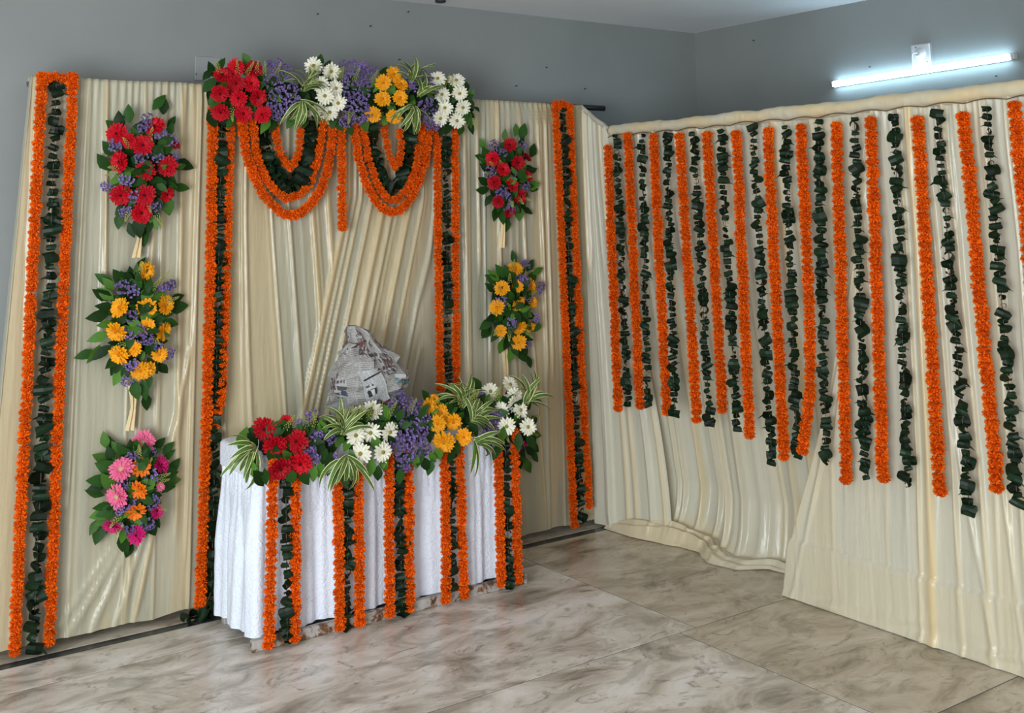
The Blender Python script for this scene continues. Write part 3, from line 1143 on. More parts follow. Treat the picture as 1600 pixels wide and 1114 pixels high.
def sprig_mesh(seed):
    """Feathery yellow-green filler along +y, unit length."""
    rn = random.Random(seed)
    v, f, mi = [], [], []
    v += [(-0.012, 0, 0), (0.012, 0, 0), (0, 1, 0)]
    f.append((0, 1, 2))
    mi.append(1)
    for i in range(34):
        t = 0.3 + 0.7 * i / 33
        a = i * 2.4
        r = 0.16 * (1.08 - t) + 0.02
        c = Vector((r * math.cos(a), t, r * math.sin(a)))
        s = 0.035
        k = len(v)
        v += [c + Vector((s, 0, 0)), c + Vector((-s * 0.5, 0, s)), c + Vector((-s * 0.5, 0, -s)), c + Vector((0, s * 1.8, 0))]
        f += [(k, k + 1, k + 3), (k + 1, k + 2, k + 3), (k + 2, k, k + 3)]
        mi += [0, 0, 0]
    me = mesh('filler_sprig', v, f, False, mi)
    me.materials.append(M['sprig'])
    me.materials.append(M['stem'])
    return me


SPRIG = [sprig_mesh(i) for i in range(3)]


def along(pos, d, nrm, L, W, H=None):
    """Matrix that lays a +y mesh along d with its face towards nrm."""
    y = Vector(d).normalized()
    z = Vector(nrm)
    z = (z - y * z.dot(y))
    z = z.normalized() if z.length > 1e-4 else y.orthogonal().normalized()
    x = y.cross(z)
    H = H or L
    m = Matrix(((x.x * W, y.x * L, z.x * H, pos[0]), (x.y * W, y.y * L, z.y * H, pos[1]), (x.z * W, y.z * L, z.z * H, pos[2]), (0, 0, 0, 1)))
    return m


# ------------------------------------------------------------------ garlands
def marigold_garland(pts, label, group, size=0.060, pitch=0.031, seed=0, loose=None):
    rn = random.Random(seed)
    poly = cr(pts)
    base = min(poly, key=lambda p: p.z).copy()
    root = thing('marigold_garland', label, 'garland', base, group)
    sm = resample(poly, pitch)
    link('string', tube('string', [p - base for p, t in sm[::3]] + [sm[-1][0] - base], 0.003, 4), M['string'], root)
    for i, (p, t) in enumerate(sm):
        s = 0.97 * size * rn.uniform(0.93, 1.07)
        j = Vector((rn.uniform(-1, 1), rn.uniform(-1, 1), rn.uniform(-1, 1))) * 0.0030
        tt = (t + Vector((rn.uniform(-1, 1), rn.uniform(-1, 1), rn.uniform(-1, 1))) * 0.10)
        q = p + j
        q.z = max(q.z, 0.030)
        put('marigold_bloom', MARI[rn.randrange(6)], root, frame(q - base, tt, rn.uniform(0, 6.28), (s, s, s * rn.uniform(0.92, 1.1))))
    return root


def x0_of(t):
    m = frame(Vector((0, 0, 0)), t)
    return math.atan2(m[1][0], m[0][0])


def leaf_garland(pts, label, group, size=0.066, pitch=0.037, seed=0, wide=1.0, face=(-0.35, -0.94, 0)):
    rn = random.Random(seed)
    poly = cr(pts)
    base = min(poly, key=lambda p: p.z).copy()
    root = thing('leaf_garland', label, 'garland', base, group)
    sm = resample(poly, pitch)
    link('string', tube('string', [p - base for p, t in sm[::3]] + [sm[-1][0] - base], 0.002, 4), M['string'], root)
    f0 = math.atan2(face[1], face[0])
    for i, (p, t) in enumerate(sm):
        s = size * rn.choice((rn.uniform(0.58, 0.85), rn.uniform(0.8, 1.2)))
        q = p + Vector((rn.uniform(-1, 1), rn.uniform(-1, 1), rn.uniform(-0.6, 0.6))) * 0.006 * wide
        q.z = max(q.z, 0.028)
        tt = t + Vector((rn.uniform(-1, 1), rn.uniform(-1, 1), 0)) * 0.48
        if tt.z > 0:
            tt = -tt
        sp = rn.gauss(0, 0.5) + (PI if rn.random() < 0.5 else 0) if rn.random() < 0.9 else rn.uniform(0, 6.28)
        put('folded_leaf', FLEAF[rn.randrange(9)], root, frame(q - base, -tt, 0, (1, 1, 1)) @ Matrix.Rotation(f0 + PI / 2 + sp - x0_of(-tt), 4, 'Z') @ Matrix.Diagonal((s * wide, s, s, 1)))
    return root


ORD = ['first', 'second', 'third', 'fourth', 'fifth', 'sixth', 'seventh', 'eighth', 'ninth', 'tenth', 'eleventh', 'twelfth', 'thirteenth']
RIGHT_MARIGOLD = [
  [(4.21,4.906,2.171),(4.21,4.882,0.717)],
  [(4.21,4.734,2.207),(4.21,4.703,0.75)],
  [(4.21,4.525,2.191),(4.21,4.494,0.744)],
  [(4.21,4.323,2.181),(4.21,4.274,0.741)],
  [(4.21,4.121,2.178),(4.21,4.092,0.811)],
  [(4.21,3.918,2.165),(4.21,3.921,0.713)],
  [(4.21,3.713,2.165),(4.21,3.711,0.646)],
  [(4.21,3.507,2.172),(4.21,3.526,1.11),(4.21,3.598,0.689)],
  [(4.21,3.304,2.167),(4.21,3.358,0.604)],
  [(4.21,3.115,2.179),(4.21,3.165,0.643)],
  [(4.21,2.878,2.161),(4.21,2.891,0.64)],
  [(4.21,2.661,2.158),(4.21,2.635,0.701)],
  [(4.21,2.438,2.184),(4.21,2.41,0.712)],
]
RIGHT_LEAF = [
  [(4.21,4.831,2.217),(4.21,4.801,0.748)],
  [(4.21,4.617,2.204),(4.21,4.641,0.774)],
  [(4.21,4.42,2.191),(4.21,4.436,0.751)],
  [(4.21,4.218,2.185),(4.21,4.184,0.737)],
  [(4.21,4.026,2.189),(4.21,3.999,0.732)],
  [(4.21,3.81,2.19),(4.21,3.783,0.611)],
  [(4.21,3.604,2.176),(4.21,3.63,0.664)],
  [(4.21,3.408,2.189),(4.21,3.465,0.663)],
  [(4.21,3.203,2.185),(4.21,3.257,0.635)],
  [(4.21,2.991,2.183),(4.21,3.045,0.643)],
  [(4.21,2.782,2.178),(4.21,2.762,0.598)],
  [(4.21,2.557,2.181),(4.21,2.554,0.661)],
]
TABLE_MARIGOLD = [
  [(2.075,4.655,0.709),(2.065,4.655,0.014)],
  [(2.178,4.655,0.673),(2.183,4.655,0.031)],
  [(2.38,4.655,0.657),(2.393,4.655,0.018)],
  [(2.478,4.655,0.698),(2.49,4.655,0.024)],
  [(2.637,4.655,0.665),(2.64,4.655,0.024)],
  [(2.738,4.655,0.682),(2.746,4.655,0.037)],
  [(2.936,4.655,0.664),(2.937,4.655,-0.007)],
  [(3.018,4.655,0.644),(3.036,4.655,0.006)],
  [(3.24,4.655,0.653),(3.248,4.655,0.044)],
  [(3.34,4.655,0.685),(3.346,4.655,0.037)],
]
TABLE_LEAF = [
  [(2.134,4.655,0.693),(2.151,4.655,0.012)],
  [(2.433,4.655,0.636),(2.43,4.655,-0.003)],
  [(2.691,4.655,0.646),(2.709,4.655,-0.015)],
  [(2.975,4.655,0.659),(2.969,4.655,0.076)],
  [(3.289,4.655,0.661),(3.3,4.655,0.025)],
]
BQ_L1 = dict(c=(1.677,5.25,2.021),
 F=[('red',0.014,-0.097,0.192,0.115),('red',-0.047,-0.118,0.104,0.115),('red',-0.142,-0.104,0.029,0.115),('red',-0.033,-0.125,-0.011,0.115),('red',0.073,-0.106,0.012,0.115),('red',-0.132,-0.097,-0.119,0.115),('red',-0.031,-0.118,-0.12,0.115),('red',-0.039,-0.101,-0.2,0.115),('red',-0.151,-0.077,0.157,0.115),('red',0.108,-0.08,0.116,0.085),('red',0.076,-0.099,-0.117,0.085),('red',-0.107,-0.107,0.125,0.085)],
 S=[(-0.017,-0.081,0.227),(0.093,-0.078,0.128),(-0.05,-0.113,0.051),(0.024,-0.107,0.056),(-0.155,-0.075,0.107),(-0.175,-0.052,-0.078),(-0.141,-0.083,-0.103),(0.025,-0.094,-0.169),(-0.101,-0.08,-0.189),(0.114,-0.079,0.042),(-0.109,-0.104,-0.048),(-0.079,-0.103,-0.122),(-0.035,-0.092,0.191),(0.043,-0.09,0.155)],
 L=[(0.06,-0.005,0.317),(-0.092,-0.047,0.252),(0.116,-0.022,0.223),(-0.132,-0.037,0.217),(-0.153,-0.005,0.2),(-0.184,-0.005,0.029),(-0.175,-0.041,0.09),(0.151,-0.049,0.012),(0.187,-0.005,0.024),(0.167,-0.03,-0.083),(0.092,-0.066,-0.166),(-0.114,-0.026,-0.232),(-0.06,-0.036,-0.276),(0.008,-0.005,-0.309),(0.014,-0.058,-0.259),(-0.12,-0.062,-0.177),(0.032,-0.061,-0.247),(0.083,-0.005,0.298),(-0.035,-0.055,-0.264),(-0.128,-0.074,0.139),(-0.137,-0.082,-0.041),(0.09,-0.082,-0.047),(-0.071,-0.088,0.152),(0.1,-0.052,0.185),(-0.107,-0.078,-0.152)])
BQ_L2 = dict(c=(1.644,5.25,1.287),
 F=[('yellow',0.031,-0.064,0.271,0.11),('yellow',-0.091,-0.115,0.122,0.11),('yellow',0.027,-0.113,0.115,0.11),('yellow',0.122,-0.082,0.12,0.11),('yellow',-0.105,-0.119,0.021,0.11),('yellow',0.109,-0.099,0.001,0.11),('yellow',-0.088,-0.116,-0.079,0.11),('yellow',0.011,-0.107,-0.156,0.11),('yellow',0.03,-0.119,0.036,0.085),('yellow',-0.025,-0.122,-0.059,0.085),('yellow',0.096,-0.099,-0.096,0.085),('yellow',0.048,-0.101,-0.157,0.085)],
 S=[(-0.031,-0.096,0.186),(0.159,-0.015,0.202),(-0.039,-0.112,0.084),(-0.006,-0.114,0.023),(0.015,-0.112,-0.022),(-0.053,-0.115,0.011),(0.085,-0.097,-0.051),(-0.041,-0.087,-0.196),(0.149,-0.067,-0.097),(-0.023,-0.104,-0.128),(-0.074,-0.089,0.207),(0.12,-0.052,0.192),(0.042,-0.108,-0.022)],
 L=[(0.029,-0.005,0.308),(-0.079,-0.06,0.25),(-0.127,-0.056,0.224),(-0.141,-0.066,0.181),(0.204,-0.005,0.143),(0.209,-0.005,0.1),(-0.17,-0.07,0.087),(-0.143,-0.079,0.126),(-0.143,-0.087,0.052),(-0.168,-0.074,-0.002),(-0.202,-0.005,-0.079),(-0.177,-0.055,-0.077),(-0.152,-0.075,-0.068),(-0.092,-0.084,-0.136),(-0.077,-0.077,-0.175),(-0.106,-0.086,-0.11),(0.007,-0.059,-0.247),(0.047,-0.053,-0.252),(0.064,-0.067,-0.209),(0.074,-0.005,-0.311),(0.128,-0.057,-0.165),(0.074,-0.08,-0.146),(0.155,-0.059,0.036),(0.042,-0.079,0.178),(-0.03,-0.065,0.251),(-0.056,-0.068,0.24),(0.086,-0.083,0.093),(0.027,-0.071,0.217),(-0.062,-0.101,-0.057),(0.054,-0.094,-0.068),(-0.137,-0.034,0.242),(-0.152,-0.062,0.175),(-0.048,-0.085,-0.165),(0.123,-0.071,0.077)])
BQ_L3 = dict(c=(1.676,5.25,0.579),
 F=[('pink',0.02,-0.045,0.227,0.13),('pink',-0.092,-0.108,0.14,0.13),('pink',-0.108,-0.116,0.031,0.13),('orange',-0.007,-0.109,0.139,0.105),('orange',-0.02,-0.124,0.047,0.105),('orange',-0.028,-0.12,-0.041,0.105),('magenta',0.089,-0.076,0.126,0.1),('magenta',-0.113,-0.089,-0.093,0.1),('magenta',-0.013,-0.093,-0.148,0.1),('magenta',0.069,-0.102,-0.06,0.08),('pink',0.085,-0.098,0.04,0.05)],
 S=[(-0.079,-0.11,0.078),(0.045,-0.097,0.091),(-0.092,-0.106,-0.02),(-0.049,-0.113,-0.009),(0.046,-0.103,-0.017),(-0.045,-0.093,-0.115),(0.038,-0.092,-0.107),(0.051,-0.062,0.183),(-0.04,-0.091,0.171)],
 L=[(-0.137,-0.005,0.252),(-0.108,-0.005,0.231),(-0.146,-0.005,0.175),(-0.121,-0.034,0.195),(-0.14,-0.058,0.146),(-0.071,-0.06,0.204),(-0.17,-0.04,0.092),(-0.174,-0.038,0.065),(-0.177,-0.023,0.035),(-0.14,-0.076,0.089),(-0.155,-0.061,-0.013),(-0.154,-0.051,-0.045),(-0.135,-0.073,-0.033),(-0.144,-0.049,-0.075),(-0.17,-0.005,-0.107),(-0.149,-0.005,-0.137),(-0.135,-0.005,-0.129),(0.148,-0.005,0.184),(0.149,-0.005,0.149),(0.175,-0.005,0.097),(0.17,-0.005,0.037),(0.124,-0.061,0.025),(0.065,-0.09,0.005),(0.105,-0.005,0.207),(0.08,-0.071,-0.112),(-0.04,-0.037,-0.199),(-0.018,-0.005,-0.226),(-0.059,-0.042,-0.183),(0.057,-0.073,-0.13),(0.14,-0.036,0.078),(-0.093,-0.037,0.215),(-0.057,-0.07,0.192),(0.032,-0.098,0.034),(-0.008,-0.092,-0.094),(-0.062,-0.068,-0.145),(0.071,-0.084,0.059)])
BQ_R1 = dict(c=(3.742,5.25,1.993),
 F=[('red',-0.046,-0.097,0.178,0.1),('red',-0.166,-0.1,0.1,0.1),('red',0.001,-0.11,0.08,0.1),('red',-0.113,-0.122,0.04,0.1),('red',-0.167,-0.113,-0.03,0.1),('red',-0.054,-0.122,-0.044,0.1),('red',0.02,-0.101,-0.111,0.1),('red',0.087,-0.077,0.11,0.085),('red',0.079,-0.09,0.004,0.085),('red',-0.137,-0.105,-0.137,0.085),('red',-0.051,-0.094,-0.192,0.085)],
 S=[(-0.132,-0.072,0.178),(-0.096,-0.1,0.131),(-0.181,-0.092,0.022),(-0.036,-0.112,0.011),(0.063,-0.087,-0.048),(-0.129,-0.091,0.139),(-0.085,-0.106,-0.111),(-0.049,-0.092,-0.17),(-0.133,-0.099,-0.116),(-0.113,-0.109,-0.078),(0.069,-0.062,0.177)],
 L=[(0.067,-0.005,0.273),(0.116,-0.005,0.266),(-0.045,-0.051,0.236),(-0.169,-0.005,0.186),(-0.187,-0.005,0.112),(-0.187,-0.049,0.086),(0.188,-0.005,0.157),(0.076,-0.044,0.201),(-0.197,-0.056,-0.023),(-0.195,-0.042,-0.071),(-0.19,-0.062,0.047),(0.186,-0.005,-0.068),(0.138,-0.005,-0.188),(0.043,-0.054,-0.201),(0.053,-0.065,-0.16),(-0.08,-0.06,-0.218),(-0.012,-0.005,-0.268),(-0.118,-0.057,-0.201),(-0.17,-0.062,-0.126),(0.156,-0.034,0.04),(0.155,-0.033,-0.044),(-0.114,-0.071,-0.18),(-0.02,-0.089,0.13),(-0.094,-0.097,0.09),(-0.082,-0.105,-0.008),(0.108,-0.062,0.05),(-0.171,-0.046,0.129),(-0.045,-0.057,-0.229)])
BQ_R2 = dict(c=(3.76,5.25,1.256),
 F=[('yellow',-0.029,-0.085,0.23,0.105),('yellow',-0.14,-0.109,0.129,0.105),('yellow',0.082,-0.075,0.131,0.105),('yellow',-0.175,-0.109,0.029,0.105),('yellow',-0.04,-0.121,0.042,0.105),('yellow',-0.03,-0.114,-0.088,0.105),('yellow',-0.024,-0.098,-0.169,0.105),('yellow',-0.035,-0.112,0.133,0.08),('yellow',-0.15,-0.107,-0.098,0.08),('yellow',0.059,-0.089,-0.094,0.08),('yellow',0.085,-0.084,0.041,0.08)],
 S=[(0.091,-0.015,0.244),(0.197,-0.015,0.117),(-0.02,-0.088,0.191),(-0.163,-0.099,0.057),(0.052,-0.089,0.068),(-0.083,-0.112,-0.058),(0.116,-0.06,-0.052),(0.057,-0.064,-0.184),(0.025,-0.087,0.153),(-0.14,-0.107,0.056),(0.177,-0.015,0.093)],
 L=[(0.019,-0.005,0.289),(0.137,-0.005,0.239),(0.187,-0.005,0.206),(-0.146,-0.045,0.195),(-0.157,-0.04,0.177),(-0.112,-0.06,0.217),(-0.174,-0.053,0.131),(-0.079,-0.071,0.216),(0.147,-0.005,0.174),(-0.18,-0.009,-0.068),(-0.174,-0.005,-0.112),(-0.185,-0.005,-0.1),(-0.116,-0.067,-0.185),(-0.044,-0.057,-0.236),(0.059,-0.019,-0.259),(0.114,-0.005,-0.295),(0.056,-0.044,-0.221),(-0.159,-0.067,-0.126),(0.056,-0.067,-0.148),(0.146,-0.03,-0.098),(-0.028,-0.067,-0.212),(-0.098,-0.1,0.088),(-0.081,-0.105,-0.006),(0.008,-0.095,-0.024),(-0.178,-0.076,-0.025),(-0.089,-0.082,-0.165),(-0.147,-0.093,-0.026),(-0.109,-0.103,0.007)])
BQ_R3 = dict(c=(3.811,5.25,0.568),
 F=[('magenta',-0.046,-0.116,0.001,0.09),('magenta',-0.124,-0.116,0.038,0.09),('magenta',-0.088,-0.109,0.112,0.09),('pink',-0.038,-0.062,0.164,0.1),('pink',-0.136,-0.083,0.069,0.1)],
 S=[(-0.053,-0.109,0.057),(-0.104,-0.106,-0.023),(-0.018,-0.093,0.079)],
 L=[(0.088,-0.005,-0.121),(0.014,-0.064,-0.073),(0.005,-0.035,-0.14),(0.03,-0.065,-0.023),(0.098,-0.005,-0.006),(-0.048,-0.078,-0.092),(0.041,-0.005,-0.167),(-0.054,-0.055,-0.123),(0.089,-0.005,-0.075),(-0.111,-0.064,-0.057),(-0.103,-0.005,0.019),(-0.079,-0.005,0.132),(0.049,-0.005,0.159),(0.092,-0.005,0.077),(-0.066,-0.093,-0.053)])
HEAD_F = [('red',1.999,5.128,2.466,0.102),('red',2.07,5.139,2.508,0.102),('red',2.158,5.138,2.507,0.102),('red',2.063,5.118,2.431,0.102),('red',2.138,5.117,2.432,0.102),('red',1.981,5.108,2.377,0.102),('red',2.075,5.113,2.36,0.102),('red',2.172,5.111,2.368,0.102),('red',1.996,5.134,2.291,0.102),('red',2.109,5.135,2.287,0.102),('red',2.207,5.135,2.287,0.102),('white',2.482,5.146,2.544,0.105),('white',2.578,5.139,2.52,0.105),('white',2.509,5.12,2.449,0.105),('white',2.589,5.115,2.433,0.105),('white',2.485,5.126,2.319,0.105),('white',2.564,5.129,2.31,0.105),('white',2.603,5.115,2.359,0.105),('white',2.527,5.106,2.39,0.105),('yellow',2.939,5.138,2.527,0.1),('yellow',2.871,5.126,2.478,0.1),('yellow',2.974,5.124,2.474,0.1),('yellow',2.857,5.108,2.389,0.1),('yellow',2.959,5.105,2.4,0.1),('yellow',2.813,5.13,2.309,0.1),('yellow',2.939,5.131,2.304,0.1),('white',3.211,5.134,2.518,0.105),('white',3.329,5.132,2.514,0.105),('white',3.224,5.112,2.43,0.105),('white',3.244,5.117,2.359,0.105),('white',3.358,5.115,2.367,0.105),('white',3.224,5.132,2.304,0.105),('white',3.332,5.135,2.294,0.105),('white',3.337,5.114,2.443,0.105)]
HEAD_S = [('s',2.262,5.163,2.529,0),('s',2.305,5.169,2.552,0),('s',2.269,5.147,2.47,0),('s',2.335,5.158,2.514,0),('s',2.233,5.139,2.442,0),('s',2.291,5.134,2.426,0),('s',2.351,5.147,2.475,0),('s',2.262,5.129,2.38,0),('s',2.32,5.13,2.376,0),('s',2.358,5.131,2.416,0),('s',2.381,5.135,2.36,0),('s',2.311,5.144,2.326,0),('s',2.363,5.147,2.316,0),('s',2.289,5.155,2.289,0),('s',2.259,5.142,2.334,0),('s',2.666,5.168,2.561,0),('s',2.718,5.17,2.572,0),('s',2.769,5.167,2.561,0),('s',2.684,5.154,2.508,0),('s',2.74,5.154,2.511,0),('s',2.788,5.16,2.534,0),('s',2.659,5.139,2.452,0),('s',2.718,5.14,2.455,0),('s',2.772,5.144,2.472,0),('s',2.67,5.125,2.398,0),('s',2.725,5.126,2.401,0),('s',2.771,5.128,2.41,0),('s',2.66,5.141,2.34,0),('s',2.714,5.139,2.349,0),('s',2.762,5.139,2.351,0),('s',2.697,5.155,2.29,0),('s',2.749,5.157,2.286,0),('s',2.79,5.149,2.313,0),('s',2.671,5.161,2.27,0),('s',3.045,5.152,2.508,0),('s',3.109,5.159,2.54,0),('s',3.155,5.149,2.499,0),('s',3.124,5.138,2.455,0),('s',3.18,5.138,2.458,0),('s',3.148,5.125,2.404,0),('s',3.113,5.135,2.369,0),('s',3.184,5.139,2.355,0),('s',3.154,5.15,2.313,0),('s',3.209,5.161,2.271,0),('s',3.178,5.162,2.267,0),('s',2.819,5.162,2.543,0),('s',3.063,5.142,2.47,0)]
HEAD_L = [('l',1.938,5.159,2.472,0),('l',1.956,5.166,2.498,0),('l',1.944,5.145,2.421,0),('l',1.964,5.151,2.337,0),('l',2.007,5.174,2.527,0),('l',2.045,5.154,2.326,0),('l',2.134,5.166,2.503,0),('l',1.971,5.173,2.263,0),('l',2.534,5.18,2.577,0),('l',2.554,5.163,2.501,0),('l',2.575,5.176,2.55,0),('l',2.448,5.173,2.264,0),('l',2.851,5.151,2.342,0),('l',2.934,5.149,2.352,0),('l',3.038,5.141,2.383,0),('l',3.288,5.154,2.483,0),('l',3.301,5.136,2.411,0),('l',3.321,5.155,2.333,0),('l',3.432,5.165,2.296,0),('l',3.45,5.174,2.262,0),('l',3.415,5.158,2.323,0),('l',3.384,5.177,2.249,0),('l',2.699,5.18,2.24,0),('l',2.642,5.176,2.254,0),('l',2.243,5.179,2.242,0),('l',2.28,5.179,2.243,0),('l',2.062,5.177,2.251,0),('l',2.164,5.153,2.331,0),('l',2.138,5.18,2.561,0),('l',2.9,5.171,2.542,0),('l',2.831,5.15,2.459,0),('l',2.446,5.141,2.373,0),('l',2.539,5.15,2.346,0),('l',3.3,5.175,2.257,0),('l',3.262,5.18,2.239,0),('l',2.789,5.175,2.259,0),('l',3.056,5.172,2.267,0),('l',2.604,5.172,2.269,0),('l',2.376,5.174,2.261,0),('l',2.014,5.147,2.431,0),('l',2.925,5.146,2.446,0),('l',3.423,5.138,2.399,0)]
HEAD_D = [('d',2.406,5.102,2.416,90),('d',2.402,5.106,2.352,-90),('d',3.072,5.099,2.415,80),('d',3.038,5.108,2.353,-110),('d',3.027,5.121,2.5,75)]
TAB_F = [('red',2.059,4.719,0.891,0.12),('red',2.086,4.665,0.827,0.12),('red',2.185,4.666,0.83,0.12),('red',2.079,4.594,0.745,0.12),('red',2.173,4.6,0.752,0.12),('red',2.165,4.73,0.906,0.07),('white',2.505,4.714,0.894,0.105),('white',2.585,4.722,0.906,0.105),('white',2.544,4.659,0.824,0.105),('white',2.639,4.652,0.816,0.105),('white',2.462,4.601,0.752,0.105),('white',2.571,4.595,0.745,0.105),('white',2.469,4.658,0.822,0.105),('yellow',2.883,4.71,0.895,0.095),('yellow',2.935,4.685,0.863,0.095),('yellow',2.898,4.654,0.822,0.095),('yellow',2.983,4.653,0.821,0.095),('yellow',3.007,4.603,0.755,0.095),('yellow',2.897,4.599,0.749,0.12),('yellow',2.926,4.728,0.92,0.06),('white',3.252,4.727,0.926,0.1),('white',3.269,4.665,0.84,0.1),('white',3.373,4.701,0.891,0.1),('white',3.376,4.737,0.943,0.1),('white',3.379,4.656,0.829,0.1),('white',3.267,4.615,0.772,0.1),('white',3.385,4.604,0.756,0.1),('white',3.361,4.68,0.861,0.1)]
TAB_S = [('s',2.278,4.75,0.898,0),('s',2.245,4.738,0.882,0),('s',2.311,4.759,0.91,0),('s',2.268,4.688,0.821,0),('s',2.264,4.712,0.851,0),('s',2.298,4.693,0.828,0),('s',2.254,4.632,0.754,0),('s',2.241,4.651,0.776,0),('s',2.357,4.731,0.875,0),('s',2.355,4.689,0.824,0),('s',2.341,4.623,0.743,0),('s',2.766,4.772,0.938,0),('s',2.719,4.756,0.916,0),('s',2.804,4.753,0.913,0),('s',2.839,4.742,0.899,0),('s',2.694,4.731,0.881,0),('s',2.748,4.73,0.881,0),('s',2.792,4.722,0.871,0),('s',2.836,4.714,0.862,0),('s',2.711,4.701,0.843,0),('s',2.754,4.694,0.833,0),('s',2.798,4.686,0.824,0),('s',2.845,4.693,0.834,0),('s',2.681,4.672,0.805,0),('s',2.717,4.665,0.796,0),('s',2.764,4.657,0.786,0),('s',2.813,4.664,0.796,0),('s',2.674,4.637,0.761,0),('s',2.716,4.629,0.751,0),('s',2.762,4.637,0.761,0),('s',2.673,4.601,0.716,0),('s',2.706,4.6,0.712,0),('s',2.686,4.6,0.67,0),('s',2.744,4.607,0.723,0),('s',3.2,4.735,0.896,0),('s',3.164,4.726,0.883,0),('s',3.218,4.718,0.872,0),('s',3.233,4.685,0.826,0),('s',3.219,4.698,0.844,0),('s',3.236,4.668,0.804,0),('s',3.176,4.641,0.767,0),('s',3.209,4.651,0.78,0),('s',3.15,4.631,0.754,0),('s',3.152,4.603,0.716,0),('s',2.801,4.634,0.756,0),('s',2.802,4.614,0.731,0),('s',3.155,4.703,0.851,0)]
TAB_L = [('l',1.964,4.72,0.863,0),('l',1.99,4.727,0.872,0),('l',1.97,4.621,0.748,0),('l',1.985,4.595,0.717,0),('l',1.986,4.645,0.775,0),('l',2.014,4.596,0.72,0),('l',1.967,4.69,0.828,0),('l',2.002,4.706,0.847,0),('l',2.116,4.734,0.882,0),('l',2.149,4.742,0.893,0),('l',2.068,4.656,0.788,0),('l',2.136,4.643,0.773,0),('l',2.263,4.595,0.711,0),('l',2.314,4.605,0.729,0),('l',2.355,4.595,0.698,0),('l',2.386,4.595,0.653,0),('l',2.34,4.595,0.681,0),('l',2.402,4.595,0.691,0),('l',2.189,4.595,0.695,0),('l',2.616,4.725,0.88,0),('l',2.638,4.703,0.852,0),('l',2.513,4.595,0.689,0),('l',2.545,4.595,0.658,0),('l',2.577,4.595,0.694,0),('l',2.644,4.643,0.775,0),('l',2.563,4.64,0.772,0),('l',2.659,4.595,0.628,0),('l',2.76,4.595,0.697,0),('l',2.794,4.595,0.664,0),('l',2.832,4.595,0.687,0),('l',2.863,4.595,0.697,0),('l',2.818,4.595,0.647,0),('l',2.975,4.743,0.91,0),('l',3.018,4.753,0.925,0),('l',2.898,4.763,0.937,0),('l',2.969,4.595,0.712,0),('l',2.933,4.595,0.682,0),('l',3.17,4.596,0.715,0),('l',3.187,4.595,0.669,0),('l',3.32,4.595,0.696,0),('l',3.373,4.64,0.774,0),('l',3.397,4.595,0.686,0),('l',3.253,4.66,0.8,0),('l',3.363,4.731,0.901,0),('l',3.355,4.651,0.789,0),('l',2.717,4.735,0.895,0),('l',2.693,4.595,0.692,0),('l',3.092,4.643,0.777,0),('l',2.293,4.657,0.79,0),('l',2.294,4.627,0.755,0),('l',2.422,4.604,0.727,0),('l',2.134,4.673,0.809,0),('l',2.129,4.595,0.704,0),('l',2.233,4.595,0.702,0),('l',3.237,4.611,0.734,0),('l',2.58,4.599,0.721,0),('l',2.743,4.595,0.685,0),('l',3.201,4.774,0.959,0)]
TAB_D = [('d',1.983,4.653,0.826,200),('d',2.396,4.658,0.837,95),('d',2.389,4.584,0.746,250),('d',3.049,4.687,0.883,90),('d',3.083,4.64,0.82,40),('d',3.053,4.575,0.733,-40),('d',3.424,4.668,0.862,45)]

for i, p in enumerate(RIGHT_MARIGOLD):
    if i == 0:
        p = [(4.21, 4.906, 2.15)] + p[1:]
    lab = '%s orange marigold string from the corner on the right-hand drape' % ORD[i]
    marigold_garland(p, lab, 'marigold strings on the right-hand drape', seed=100 + i, size=0.062)
for i, p in enumerate(RIGHT_LEAF):
    lab = '%s dark folded leaf string from the corner on the right-hand drape' % ORD[i]
    leaf_garland(p, lab, 'leaf strings on the right-hand drape', seed=200 + i, size=0.060, pitch=0.031, face=(-0.8, -0.6, 0))
# ties from the thread down to the first blooms are part of each string; the corner one hangs lower
g = 'marigold strings on the back drapes'
gl = 'leaf strings on the back drapes'
Y = 5.225


def Q(*a):
    return [(x, Y, z) for x, z in a]


marigold_garland(Q((1.196, 0.035), (1.199, 1.174), (1.206, 2.34), (1.212, 2.400), (1.240, 2.424), (1.272, 2.428), (1.306, 2.424), (1.332, 2.400), (1.338, 2.34), (1.333, 1.202), (1.332, 0.05)),
                 'orange marigold garland looped over the top left end of the backdrop', g, 0.056, 0.030, seed=1)
marigold_garland(Q((4.153, 0.045), (4.122, 1.176), (4.088, 2.33), (4.096, 2.395), (4.118, 2.420), (4.143, 2.426), (4.168, 2.420), (4.188, 2.395), (4.195, 2.32), (4.226, 1.169), (4.268, 0.13)),
                 'orange marigold garland looped over the backdrop top beside the corner and black pipe', g, 0.055, 0.030, seed=2)
marigold_garland(Q((1.993, 2.314), (1.996, 1.32), (1.983, 0.061)), 'long orange marigold string reaching the floor just left of the table', g, 0.060, seed=3)
marigold_garland(Q((2.084, 2.255), (2.072, 1.138), (2.045, 0.84)), 'orange marigold string left of the swags that stops level with the table top', g, 0.050, 0.030, seed=4)
marigold_garland(Q((3.257, 2.259), (3.27, 0.87), (3.275, 0.40)), 'orange marigold string right of the swags, on the left of its leaf string', g, 0.053, 0.030, seed=5)
marigold_garland(Q((3.378, 2.245), (3.371, 0.86), (3.371, 0.40)), 'orange marigold string right of the swags, on the right of its leaf string', g, 0.053, 0.030, seed=6)
leaf_garland(Q((1.268, 2.394), (1.273, 1.207), (1.268, 0.04)), 'dark folded leaf garland at the far left between two marigold strands', gl, 0.078, 0.040, seed=11)
